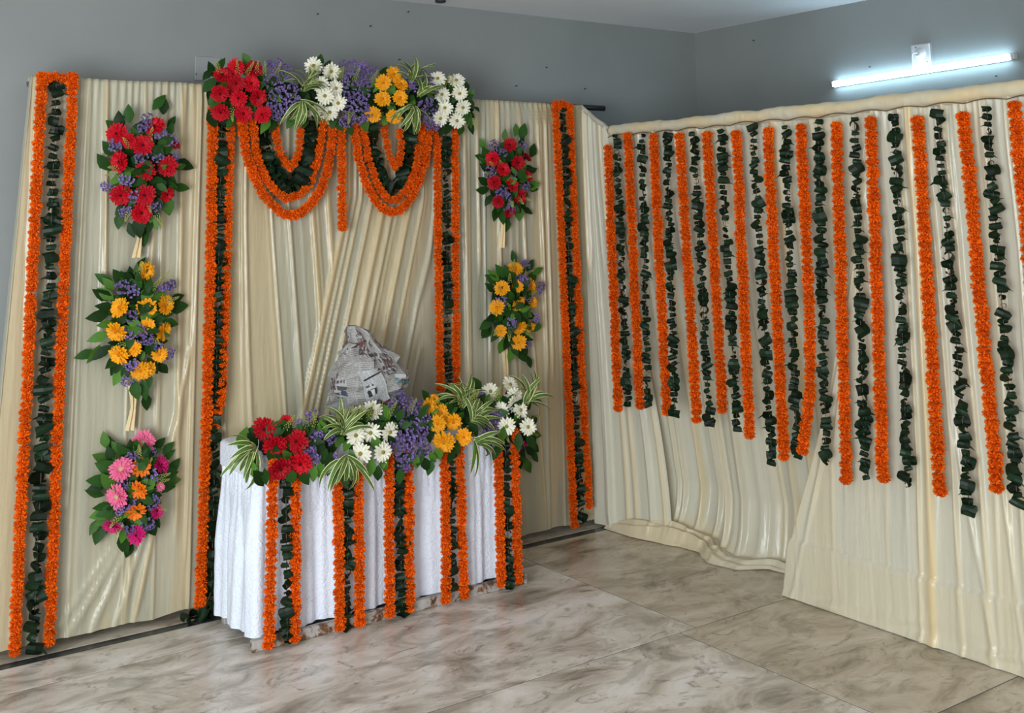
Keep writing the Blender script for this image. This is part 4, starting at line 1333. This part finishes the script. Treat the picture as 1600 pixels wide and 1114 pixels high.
leaf_garland([(2.038, Y, 2.269), (2.037, Y, 1.317), (2.036, Y, 0.454), (2.024, 5.215, 0.06), (1.96, 5.19, 0.032), (1.90, 5.185, 0.030)],
             'dark folded leaf garland left of the table, its end trailing on the floor', gl, 0.078, 0.040, seed=12)
leaf_garland(Q((3.315, 2.244), (3.323, 0.897), (3.323, 0.42)), 'dark folded leaf garland between two marigold strings right of the swags', gl, 0.064, seed=13)
leaf_garland(Q((4.142, 2.392), (4.169, 1.173), (4.21, 0.077)), 'dark folded leaf garland between marigold strands beside the corner', gl, 0.070, 0.038, seed=14)
SW = 5.205
for lab, pts, sz in (('largest lower orange marigold swag of the left set, beside the red flowers', [(2.133, 2.254), (2.17, 2.058), (2.269, 1.881), (2.395, 1.798), (2.506, 1.86), (2.586, 2.008), (2.623, 2.26)], 0.066),
                     ('middle orange marigold swag of the left set, just inside the largest one', [(2.186, 2.256), (2.219, 2.078), (2.288, 1.944), (2.384, 1.884), (2.484, 1.944), (2.535, 2.082), (2.569, 2.258)], 0.060),
                     ('short innermost orange marigold swag of the left set, inside the leaf swag', [(2.3, 2.244), (2.333, 2.114), (2.382, 2.039), (2.433, 2.106), (2.445, 2.248)], 0.056),
                     ('largest lower orange marigold swag of the right set, under yellow flowers', [(2.741, 2.257), (2.775, 2.066), (2.851, 1.894), (2.961, 1.807), (3.07, 1.866), (3.162, 2.05), (3.2, 2.261)], 0.064),
                     ('middle orange marigold swag of the right set, just inside the largest one', [(2.793, 2.249), (2.828, 2.086), (2.892, 1.933), (2.969, 1.87), (3.051, 1.923), (3.118, 2.059), (3.151, 2.26)], 0.058),
                     ('short innermost orange marigold swag of the right set, under yellow flowers', [(2.919, 2.263), (2.95, 2.115), (2.989, 2.041), (3.02, 2.116), (3.016, 2.235)], 0.054)):
    marigold_garland([(x, SW, z) for x, z in pts], lab, 'marigold swags under the top flower row', sz * 0.87, 0.029, seed=len(lab))
marigold_garland([(2.667, SW, 2.262), (2.678, SW, 1.73)], 'short straight orange marigold drop hanging between the two swag sets', g, 0.055, 0.030, seed=9)
leaf_garland([(x, SW + 0.012, z) for x, z in ((2.249, 2.258), (2.276, 2.078), (2.345, 1.953), (2.404, 1.934), (2.462, 2.007), (2.512, 2.257))],
             'dark folded leaf swag of the left set between marigold swags', 'leaf swags under the top flower row', 0.098, 0.024, seed=15)
leaf_garland([(x, SW + 0.012, z) for x, z in ((2.854, 2.241), (2.881, 2.067), (2.95, 1.943), (3.004, 1.943), (3.059, 2.059), (3.095, 2.248))],
             'dark folded leaf swag of the right set between marigold swags', 'leaf swags under the top flower row', 0.092, 0.024, seed=16)
WHERE = ['leftmost cluster', 'second cluster from left', 'middle cluster', 'second cluster from right', 'rightmost cluster']
for i, p in enumerate(TABLE_MARIGOLD):
    p = [(x, y, max(z, 0.032)) for x, y, z in p]
    p[0] = (p[0][0], p[0][1], p[0][2] + 0.05)
    lab = '%s orange marigold string of the pair on the table front, %s' % ('left' if i % 2 == 0 else 'right', WHERE[i // 2])
    marigold_garland(p, lab, 'marigold strings on the table front', 0.056, 0.030, seed=300 + i)
for i, p in enumerate(TABLE_LEAF):
    p = [(x, y + 0.006, max(z, 0.03)) for x, y, z in p]
    p[0] = (p[0][0], p[0][1], p[0][2] + 0.05)
    leaf_garland(p, 'dark folded leaf string on the white table front, %s' % WHERE[i], 'leaf strings on the table front', 0.068, 0.037, seed=320 + i)


# ------------------------------------------------------------------ bouquets
ROOM = Vector((-0.42, -1.0, -0.05)).normalized()


def add_flower(root, kind, p, d, rn, rad=Vector((0, 0, 0)), tilt=0.42):
    n = ROOM + rad * 0.75 + Vector((rn.uniform(-1, 1), rn.uniform(-0.3, 0.3), rn.uniform(-1, 1))) * tilt
    o = put('gerbera', GERB[kind][rn.randrange(3)], root, frame(p, n, rn.uniform(0, 6.28), (d * 0.94, d * 0.94, d * 0.94)))
    c = bpy.data.objects.new('flower_centre', CENT[kind])
    C.objects.link(c)
    c.parent = o
    return o


def add_leaf(root, p, d, rn, L=0.085, light=0.25, W=None):
    n = ROOM + Vector((rn.uniform(-1, 1), rn.uniform(-0.4, 0.4), rn.uniform(-0.7, 1))) * 0.45
    d = Vector(d).normalized()
    L = L * rn.uniform(0.8, 1.2)
    me = LEAF[rn.randrange(5)] if rn.random() > light else LEAF[5 + rn.randrange(3)]
    put('leaf', me, root, along(Vector(p) - d * L * 0.5, d, n, L, W or L * rn.uniform(0.9, 1.15)))


def ellipsoid(name, a, b, c, seed):
    bm = bmesh.new()
    bmesh.ops.create_icosphere(bm, subdivisions=3, radius=1.0)
    for v in bm.verts:
        k = 1 + 0.25 * noise.noise(v.co * 3.0 + Vector((seed, 0, 0)))
        v.co = Vector((v.co.x * a * k, v.co.y * b * k, v.co.z * c * k))
    me = bpy.data.meshes.new(name)
    bm.to_mesh(me)
    bm.free()
    me.materials.append(M['foliage'])
    return me


def bouquet(D, label, seed, ribbon=0.0):
    rn = random.Random(seed)
    root = thing('wall_bouquet', label, 'bouquet', D['c'], 'bouquets on the back drapes')
    xs = [f[1] for f in D['F']]
    zs = [f[3] for f in D['F']]
    mx, mz = (min(xs) + max(xs)) / 2, (min(zs) + max(zs)) / 2
    ax, az = (max(xs) - min(xs)) / 2, (max(zs) - min(zs)) / 2
    b = put('foliage_base', ellipsoid('foliage_base', ax * 0.80, 0.045, az * 0.92, seed), root, Matrix.Translation((mx, -0.028, mz)))
    for k, x, y, z, d in D['F']:
        rad = Vector(((x - mx) / max(ax, 0.05), 0, (z - mz) / max(az, 0.05)))
        add_flower(root, k, Vector((x, y, z)), d * 0.96, rn, rad * 0.6, 0.55)
    for x, y, z in D['S']:
        s = 0.062 * rn.uniform(0.85, 1.2)
        n = ROOM + Vector((x - mx, 0, z - mz)) * 2.5
        put('statice_cluster', STAT[rn.randrange(5)], root, frame(Vector((x, y, z)), n, rn.uniform(0, 6), (s, s, s)))
    for x, y, z in D['L']:
        d = Vector((x - mx, 0, z - mz)).normalized() + Vector((rn.uniform(-1, 1), rn.uniform(-0.5, 0.1), rn.uniform(-1, 1))) * 0.42
        add_leaf(root, (x, y, z), d, rn, 0.088)
    for i in range(80):          # leaves filling the body of the bouquet
        a, r = rn.uniform(0, 2 * PI), math.sqrt(rn.random())
        p = Vector((mx + ax * 1.05 * r * math.cos(a), -0.05 - 0.06 * (1 - r) - 0.05 * rn.random(), mz + az * 1.08 * r * math.sin(a)))
        d = Vector((math.cos(a), rn.uniform(-0.8, 0.2), math.sin(a))) + Vector((rn.uniform(-1, 1), 0, rn.uniform(-1, 1))) * 0.6
        add_leaf(root, p, d, rn, 0.068, 0.2)
    for i in range(9):
        a, r = rn.uniform(0, 2 * PI), rn.uniform(0.3, 1.0)
        p = Vector((mx + ax * r * math.cos(a), -0.085, mz + az * r * math.sin(a)))
        d = Vector((math.cos(a), -0.5, math.sin(a)))
        put('filler_sprig', SPRIG[rn.randrange(3)], root, along(p, d, ROOM, 0.085, 0.085))
    return root


bouquet(BQ_L1, 'red gerbera bouquet with purple statice, top of the left column', 1)
bouquet(BQ_L2, 'yellow gerbera bouquet with purple statice, middle of the left column', 2)
bouquet(BQ_L3, 'pink, magenta and orange gerbera bouquet, bottom of the left column', 3)
bouquet(BQ_R1, 'red gerbera bouquet with purple statice, top of the right column', 4)
bouquet(BQ_R2, 'yellow gerbera bouquet with purple statice, middle of the right column', 5)
bouquet(BQ_R3, 'dark pink bouquet mostly hidden behind the right end of the table flowers', 6)

# gathered cream ribbon cloth showing between the bouquets
def ribbon(x, z1, z0, label, w=0.022):
    v, f = [], []
    n = 16
    for i in range(n + 1):
        t = i / n
        z = z1 + (z0 - z1) * t
        k = w * (0.45 + 0.55 * abs(1 - 2 * t))
        for j, (dx, dy) in enumerate(((-1, 0.010), (-0.55, -0.012), (-0.1, 0.004), (0.45, -0.016), (1, 0.008))):
            v.append((x + dx * k + 0.006 * math.sin(t * 4), 5.243 + dy, z))
    for i in range(n):
        for j in range(4):
            a = i * 5 + j
            f.append((a, a + 1, a + 6, a + 5))
    me = mesh('cloth_ribbon', v, f, False)
    tag(link('cloth_ribbon', me, M['ribbon']), label, 'ribbon', 'cloth ribbons between the bouquets')


ribbon(1.660, 1.80, 1.62, 'cream cloth ribbon between the red and yellow bouquets of the left column')
ribbon(1.655, 1.06, 0.86, 'cream cloth ribbon between the yellow and pink bouquets of the left column')
ribbon(3.700, 1.84, 1.60, 'cream cloth ribbon between the red and yellow bouquets of the right column', 0.018)
ribbon(3.705, 1.05, 0.70, 'cream cloth ribbon below the yellow bouquet of the right column', 0.018)


# ------------------------------------------------------------------ long flower rows
def rosette(root, p, ang, rn, n=13, L=0.17, spread=1.25):
    for i in range(n):
        a = math.radians(ang) + rn.uniform(-spread, spread)
        d = Vector((math.cos(a), rn.uniform(-0.75, -0.05), math.sin(a)))
        nn = Vector((0, -0.55, 0.75)) + Vector((rn.uniform(-0.4, 0.4), rn.uniform(-0.5, 0.2), 0))
        l = L * rn.uniform(0.7, 1.15)
        put('strap_leaf', STRAP[rn.randrange(5)], root, along(p + Vector((rn.uniform(-1, 1), 0, rn.uniform(-1, 1))) * 0.012, d, nn, l, 0.021 * rn.uniform(0.85, 1.2), l))


def flower_row(name, label, base, F, S, Lv, D, core, seed, statice=0.062, Lr=0.16):
    rn = random.Random(seed)
    base = Vector(base)
    root = thing(name, label, 'flowers', base)
    v = [Vector(p) - base for p in core[0]]
    put('foliage_base', tube('foliage_base', v, core[1], 12, lambda i, k: 0.8 + 0.3 * noise.noise((i * 0.9, k * 0.7, seed))), root, Matrix.Identity(4))
    root.children[0].data.materials.append(M['foliage'])
    for k, x, y, z, d in F:
        zc = core[2](x)
        add_flower(root, k, Vector((x, y, z)) - base, d, rn, Vector((rn.uniform(-0.3, 0.3), 0, (z - zc) * 6)) * 0.55, 0.52)
    for _, x, y, z, d in S:
        s = statice * rn.uniform(0.85, 1.25)
        zc = core[2](x)
        put('statice_cluster', STAT[rn.randrange(5)], root, frame(Vector((x, y, z)) - base, ROOM + Vector((rn.uniform(-.4, .4), 0, (z - zc) * 5)), rn.uniform(0, 6), (s, s, s)))
    for _, x, y, z, d in Lv:
        zc = core[2](x)
        dd = Vector((rn.uniform(-0.8, 0.8), rn.uniform(-0.4, 0.2), 1.0 if z > zc else -1.0))
        add_leaf(root, Vector((x, y, z)) - base, dd, rn, 0.085, 0.35)
    for _, x, y, z, a in D:
        rosette(root, Vector((x, y, z)) - base, a, rn, 15, Lr)
    n = int((core[0][-1][0] - core[0][0][0]) / 0.012)
    for i in range(n):           # leaves filling the body of the row
        x = core[0][0][0] + (core[0][-1][0] - core[0][0][0]) * (i + rn.random()) / n
        a = rn.uniform(-PI, PI)
        zc, yc = core[2](x), core[3](x)
        r = core[1] * rn.uniform(0.8, 1.35)
        p = Vector((x, yc - abs(math.cos(a)) * r * 0.8, zc + math.sin(a) * r))
        d = Vector((rn.uniform(-0.9, 0.9), -abs(math.cos(a)) * 0.6, math.sin(a)))
        add_leaf(root, p - base, d, rn, 0.072, 0.25)
    for i in range(26):
        x = rn.uniform(core[0][0][0], core[0][-1][0])
        zc, yc = core[2](x), core[3](x)
        s = rn.choice((-1, 1, 1))
        p = Vector((x, yc - core[1] * 0.7, zc + s * core[1] * 0.7))
        put('filler_sprig', SPRIG[rn.randrange(3)], root, along(p - base, Vector((rn.uniform(-.6, .6), -0.5, s)), ROOM, 0.10, 0.08))
    return root


flower_row('flower_row', 'long row of red, purple, white and yellow flowers along the backdrop top', (2.72, 5.25, 2.30), HEAD_F, HEAD_S, HEAD_L, HEAD_D,
           ([(1.98 + 0.185 * i, 5.225, 2.395) for i in range(9)], 0.082, lambda x: 2.395, lambda x: 5.20), 71)
flower_row('flower_row', 'long row of red, white, purple and yellow flowers along the table front edge', (2.74, 4.72, 0.79), TAB_F, TAB_S, TAB_L, TAB_D,
           ([(2.06 + 0.165 * i, 4.735, 0.825) for i in range(9)], 0.058, lambda x: 0.825, lambda x: 4.71), 72, 0.064, 0.17)

# ------------------------------------------------------------------ table, cloth, wrapped figure
tb = thing('table', 'cloth covered table with a rusty white steel base bar showing at the floor', 'table', (2.72, 4.93, 0))
link('table_top', bevel_box('table_top', (1.36, 0.37, 0.025), 0.004), M['wood'], tb, (0, 0.01, 0.768))
for sx in (-0.64, 0.64):
    for sy in (-0.13, 0.15):
        link('leg', bevel_box('leg', (0.03, 0.03, 0.705), 0.003), M['rust'], tb, (sx, sy, 0.4025))
link('base_bar', bevel_box('base_bar', (1.42, 0.032, 0.046), 0.004), M['rust'], tb, (0.0, -0.222, 0.0235))
link('base_bar', bevel_box('base_bar', (1.36, 0.032, 0.046), 0.004), M['rust'], tb, (0.0, 0.17, 0.0235))
for sx in (-0.64, 0.64):
    link('cross_bar', bevel_box('cross_bar', (0.03, 0.36, 0.03), 0.003), M['rust'], tb, (sx, -0.026, 0.035))


def cloth_loop():
    """Rounded rectangle run as (point, outward normal, arc length)."""
    x0, x1, y0, y1, r = 2.022, 3.418, 4.742, 5.135, 0.045
    seg = []
    cs = [(x0 + r, y1 - r, PI / 2, PI), (x0 + r, y0 + r, PI, 1.5 * PI), (x1 - r, y0 + r, 1.5 * PI, 2 * PI), (x1 - r, y1 - r, 2 * PI, 2.5 * PI)]
    pts = []
    for q in range(4):
        cx, cy, a0, a1 = cs[q]
        for k in range(9):
            a = a0 + (a1 - a0) * k / 8
            pts.append((Vector((cx + r * math.cos(a), cy + r * math.sin(a), 0)), Vector((math.cos(a), math.sin(a), 0))))
        nx = cs[(q + 1) % 4]
        a = pts[-1]
        b = Vector((nx[0] + r * math.cos(a1), nx[1] + r * math.sin(a1), 0))
        n = int((b - a[0]).length / 0.0075)
        for k in range(1, n):
            pts.append((a[0].lerp(b, k / n), a[1]))
    s, out = 0.0, []
    for i, (p, n) in enumerate(pts):
        if i:
            s += (p - pts[i - 1][0]).length
        out.append((p, n, s))
    return out


def tablecloth():
    lp = cloth_loop()
    n = len(lp)
    zs = [0.7935, 0.793, 0.790, 0.786, 0.782, 0.776, 0.74, 0.70, 0.692, 0.689, 0.684, 0.680, 0.672] + [0.66 - 0.615 * i / 44 for i in range(45)]
    v, f = [], []
    c = Vector((2.72, 4.94, 0))
    total = lp[-1][2]
    for zi, z in enumerate(zs):
        for p, nm, s in lp:
            q = p.copy()
            off = 0.0
            zz = z
            if zi == 0:
                q = q + nm * (-0.012)
            elif zi == 1:
                q = q + nm * (-0.004)
            elif zi == 2:
                off = 0.002
            elif zi < 10:
                off = (0.008 if zi > 3 else 0.006) + 0.003 * noise.noise((s * 5, z * 9, 1))
            else:
                k = smooth01((0.684 - z) / 0.35)
                ru = math.sin(s * 2 * PI / 0.036 + 3 * noise.noise((s * 9, 0, 0))) * 0.007 * math.exp(-(0.684 - z) / 0.11)
                ph = s * 2 * PI / 0.185 + 2.6 * noise.noise((s * 3.2, 0.4 * z, 2))
                w = 0.5 + 0.5 * math.sin(ph)
                fold = (w ** 0.7) * 0.040 - 0.012
                fold += 0.006 * math.sin(s * 2 * PI / 0.06 + 4 * noise.noise((s * 4, z * 0.8, 5)))
                off = -0.002 + ru + fold * k * (0.75 + 0.35 * noise.noise((s * 2, 7, z * 0.5))) + 0.002 * noise.noise((s * 18, z * 18, 3))
                off = min(off, 0.030)
                zz = z + (0.684 - z) / 0.64 * (0.012 * noise.noise((s * 4.5, 3, 0)))
                zz = max(zz, 0.012)
            q = q + nm * off
            q.z = zz
            v.append(q)
    for j in range(len(zs) - 1):
        for i in range(n):
            a, b = j * n + i, j * n + (i + 1) % n
            f.append((a, a + n, b + n, b))
    f.append(tuple(range(n)))
    me = mesh('tablecloth', v, f, True)
    me.polygons[len(me.polygons) - 1].use_smooth = False
    return me


tag(link('tablecloth', tablecloth(), M['cloth']), 'white gathered tablecloth covering the flower-decked table', 'tablecloth')

# figure wrapped in newspaper
fg = thing('wrapped_figure', 'seated figure wrapped in crumpled newspaper and string, standing on the table', 'statue', (2.70, 4.955, 0.794))
LV = [(510, 545, 556), (514, 543, 566), (520, 543, 575), (527, 543, 581), (533, 543, 584), (538, 543, 584), (542, 540, 592), (547, 537, 603), (556, 532, 612), (566, 527, 621), (576, 523, 629),
      (588, 520, 635), (597, 521, 634), (604, 522, 626), (609, 523, 622), (616, 524, 628), (628, 526, 633), (640, 528, 634), (656, 530, 634)]


def lev(y):
    for a, b in zip(LV, LV[1:]):
        if a[0] <= y <= b[0]:
            t = (y - a[0]) / (b[0] - a[0])
            return a[1] + (b[1] - a[1]) * t, a[2] + (b[2] - a[2]) * t
    return LV[-1][1:]


def figure_mesh():
    v, f, uv = [], [], []
    nz, na = 18, 20
    cen = 2.70
    for j in range(nz + 1):
        y = 510 + 146 * j / nz
        l, r = lev(y)
        z = 1.270 - 0.00327 * (y - 510) - 0.794
        z = max(z, 0.0)
        xl, xr = 2.501 + 0.00345 * (l - 520) - cen, 2.501 + 0.00345 * (r - 520) - cen
        cx, hw = (xl + xr) / 2, (xr - xl) / 2
        hd = min(0.145, hw * 0.80 + 0.008)
        for i in range(na + 1):
            a = 2 * PI * (i % na) / na
            ca, sa = math.cos(a), math.sin(a)
            # squarish section
            k = 1.0 / max(1e-3, (abs(ca) ** 2.6 + abs(sa) ** 2.6) ** (1 / 2.6))
            x, yy = cx + hw * ca * k * 0.97, -hd * sa * k
            p = Vector((x, yy, z))
            cr_ = 0.030 * noise.noise((x * 12, yy * 12, z * 12)) + 0.020 * abs(noise.noise((x * 24 + 5, yy * 24, z * 24))) - 0.009 * abs(noise.noise((x * 17, yy * 17 + 9, z * 22)))
            p += Vector((ca, -sa, 0)) * cr_ * min(1.0, hw / 0.08)
            jr = random.Random(j * 977 + (i % na) * 31)
            kk = min(1.0, hw / 0.10) * (1 if 0 < j < nz else 0.3)
            p += Vector((jr.uniform(-1, 1) * 0.009, jr.uniform(-1, 1) * 0.024, jr.uniform(-1, 1) * 0.008)) * kk
            p.z = max(p.z, 0.0)
            if j == 0:
                p.z += 0.006 * noise.noise((i, 2, 3))
            v.append(p)
            uv.append((i / na * 1.05, z))
    w = na + 1
    for j in range(nz):
        for i in range(na):
            a = j * w + i
            f.append((a, a + 1, a + w + 1, a + w))
    k = len(v)
    v.append(Vector((2.501 + 0.00345 * 30 - cen, 0, 1.268 - 0.794)))
    uv.append((0.3, 0.48))
    for i in range(na):
        f.append((k, i + 1, i))
    me = mesh('paper_wrap', v, f, False, None, uv)
    return me


fm = figure_mesh()
link('paper_wrap', fm, M['news'], fg)
bpy.context.view_layer.update()


def cast_y(x, z):
    """Front surface of the wrapped figure at local x, z."""
    best = 0.0
    hit = None
    ok, co, nm, idx = fig_obj.ray_cast(Vector((x, -1.0, z)), Vector((0, 1, 0)))
    return co.y if ok else -0.09


fig_obj = [o for o in fg.children][0]


def sheet(name, quad, mat, off=0.004, nu=10, nv=14, uvs=None, crump=0.003):
    """Loose paper lying on the front of the figure; quad = four local (x, z) corners."""
    (a, b, c, d) = [Vector((q[0], 0, q[1])) for q in quad]
    v, f, uv = [], [], []
    hs = [[0] * (nu + 1) for _ in range(nv + 1)]
    for j in range(nv + 1):
        for i in range(nu + 1):
            p = a.lerp(b, i / nu).lerp(d.lerp(c, i / nu), j / nv)
            hs[j][i] = (p, cast_y(p.x, p.z))
    for j in range(nv + 1):
        for i in range(nu + 1):
            p, y0 = hs[j][i]
            ys = [hs[jj][ii][1] for jj in range(max(0, j - 1), min(nv, j + 1) + 1) for ii in range(max(0, i - 1), min(nu, i + 1) + 1)]
            y = 0.5 * (sum(ys) / len(ys)) + 0.5 * min(ys)
            v.append(Vector((p.x, min(y, y0) - off + crump * noise.noise((p.x * 40, p.z * 40, 2)), p.z)))
            uv.append((0.5 + p.x + 0.35 * p.z, p.z - 0.25 * p.x + 0.13))
    w = nu + 1
    for j in range(nv):
        for i in range(nu):
            q = j * w + i
            f.append((q, q + w, q + w + 1, q + 1))
    me = mesh(name, v, f, False, None, uv)
    return me


def lx(px_):
    return 2.501 + 0.00345 * (px_ - 520) - 2.70


def lz(py_):
    return 1.270 - 0.00327 * (py_ - 510) - 0.794


def qp(*p):
    return [(lx(a), lz(b)) for a, b in p]


sh = link('newspaper_sheet', sheet('newspaper_sheet', qp((537, 571), (568, 567), (590, 628), (553, 636)), M['news_sheet'], 0.007), M['news_sheet'], fg)
for nm, q, m in (('headline_rule', qp((541, 581), (567, 571), (567.5, 573), (541.5, 583)), 'news_rule'),
                 ('printed_picture', qp((547, 598), (559, 592), (561, 601), (549, 606)), 'news_rule'),
                 ('printed_picture', qp((554, 623), (567, 618), (569, 627), (556, 633)), 'news_red'),
                 ('headline_rule', qp((566, 617), (583, 611), (584, 615), (567, 621)), 'news_red'),
                 ('blank_patch', qp((551, 596), (556, 594), (558, 602), (554, 604)), 'news_white'),
                 ('blank_patch', qp((570, 622), (586, 616), (588, 627), (572, 631)), 'news_white')):
    link(nm, sheet(nm, q, M[m], 0.018 if nm != 'blank_patch' else 0.021, 4, 3, crump=0.001), M[m], sh)
for nm, q, m in (('printed_rule', qp((592, 583), (606, 590), (606, 592.5), (592, 585.5)), 'news_teal'),
                 ('printed_rule', qp((606, 590), (626, 594), (626, 596.5), (606, 592.5)), 'news_teal'),
                 ('blank_patch', qp((594, 578), (612, 581), (611, 587), (593, 583)), 'news_white'),
                 ('printed_picture', qp((524, 597), (529, 599), (529, 605), (525, 604)), 'news_blue'),
                 ('printed_picture', qp((598, 612), (608, 610), (608, 619), (597, 621)), 'news_teal'),
                 ('printed_picture', qp((543, 537), (560, 529), (562, 531.5), (543, 541)), 'news_red')):
    link(nm, sheet(nm, q, M[m], 0.003, 5, 3, crump=0.001), M[m], fg)
# string round the neck
zc = lz(537)
l_, r_ = lev(537)
ring = []
for i in range(33):
    a = 2 * PI * i / 32
    hw = (lx(r_) - lx(l_)) / 2
    ring.append(((lx(l_) + lx(r_)) / 2 + (hw + 0.004) * math.cos(a), -(hw * 0.84 + 0.006) * math.sin(a), zc + 0.012 * math.cos(a) * -1))
link('string', tube('string', ring, 0.0016, 5), M['string'], fg)

# ------------------------------------------------------------------ things on the walls
tl = thing('tube_light', 'lit white tube light on the right wall above the drapes', 'light', (WX, 3.825, 2.556))
tilt = math.atan2(0.030, 1.155)
body = link('housing', bevel_box('housing', (0.018, 1.165, 0.034), 0.004), M['plastic'], tl, (-0.0095, 0, 0))
dif = link('diffuser', bevel_box('diffuser', (0.018, 1.150, 0.036), 0.008, 3), M['tube'], tl, (-0.0275, 0.004, 0))
link('end_cap', bevel_box('end_cap', (0.036, 0.022, 0.034), 0.004), M['plastic'], tl, (-0.019, -0.592, 0))
link('end_cap', bevel_box('end_cap', (0.034, 0.008, 0.033), 0.002), M['plastic'], tl, (-0.018, 0.586, 0))
tl.rotation_euler = (-tilt, 0, 0)

so = thing('wall_socket', 'white socket plate with a round plug above the tube light', 'socket', (WX, 3.797, 2.645))
link('plate', bevel_box('plate', (0.012, 0.120, 0.130), 0.005), M['plastic'], so, (-0.0062, 0, 0))
link('rim', bevel_box('rim', (0.004, 0.136, 0.146), 0.0018), M['plate'], so, (-0.0021, 0, 0))
pl = []
vv, ff = [], []
prof = [(0.0, -0.040), (0.014, -0.040), (0.020, -0.036), (0.026, -0.024), (0.034, -0.018), (0.036, -0.012)]
for r_, x in prof:
    for k in range(20):
        a = 2 * PI * k / 20
        vv.append((x, r_ * math.cos(a), r_ * math.sin(a)))
for j in range(len(prof) - 1):
    for k in range(20):
        ff.append((j * 20 + k, j * 20 + (k + 1) % 20, (j + 1) * 20 + (k + 1) % 20, (j + 1) * 20 + k))
link('plug', mesh('plug', vv, ff, True), M['plastic'], so, (0, 0.0, 0.012))
for dy, dz in ((0.028, 0.050), (-0.040, -0.040)):
    link('screw', tube('screw', [(-0.012, dy, dz), (-0.014, dy, dz)], 0.004, 8), M['dark'], so)
cord = cr([(-0.04, 0.004, 0.014), (-0.055, 0.018, 0.012), (-0.04, 0.036, -0.008), (-0.025, 0.042, -0.040), (-0.018, 0.040, -0.072)], 8)
link('cord', tube('cord', cord, 0.0035, 6), M['plastic'], so)

cp = thing('junction_cover', 'square grey painted cover plate on the wall above the left backdrop', 'cover plate', (2.100, WY, 2.555))
link('plate', bevel_box('plate', (0.138, 0.010, 0.126), 0.004), M['plate'], cp, (0, -0.0052, 0))
link('screw', tube('screw', [(-0.062, -0.010, -0.030), (-0.062, -0.012, -0.030)], 0.004, 8), M['dark'], cp)
rc = [(0.0, -0.014), (0.040, -0.013), (0.052, -0.009), (0.056, 0.0)]
vv, ff = [], []
for r_, y in rc:
    for k in range(24):
        a = 2 * PI * k / 24
        vv.append((r_ * math.cos(a), y, r_ * math.sin(a)))
for j in range(3):
    for k in range(24):
        ff.append((j * 24 + k, (j + 1) * 24 + k, (j + 1) * 24 + (k + 1) % 24, j * 24 + (k + 1) % 24))
tag(link('round_cover', mesh('round_cover', vv, ff, True), M['plate'], None, (3.09, WY, 2.525)), 'round grey cover on the wall half hidden behind the yellow top flowers', 'cover plate')
vv = [(a, c, -b - 0.0) for a, b, c in [(x, -y * 1.0, z) for x, y, z in vv]]
tag(link('ceiling_rose', mesh('ceiling_rose', [(x * 0.6, y * 0.6, z) for x, y, z in vv], ff, True), M['dark'], None, (3.443, 5.47, CZ)), 'small dark fitting on the ceiling at the top edge of the picture', 'fitting')
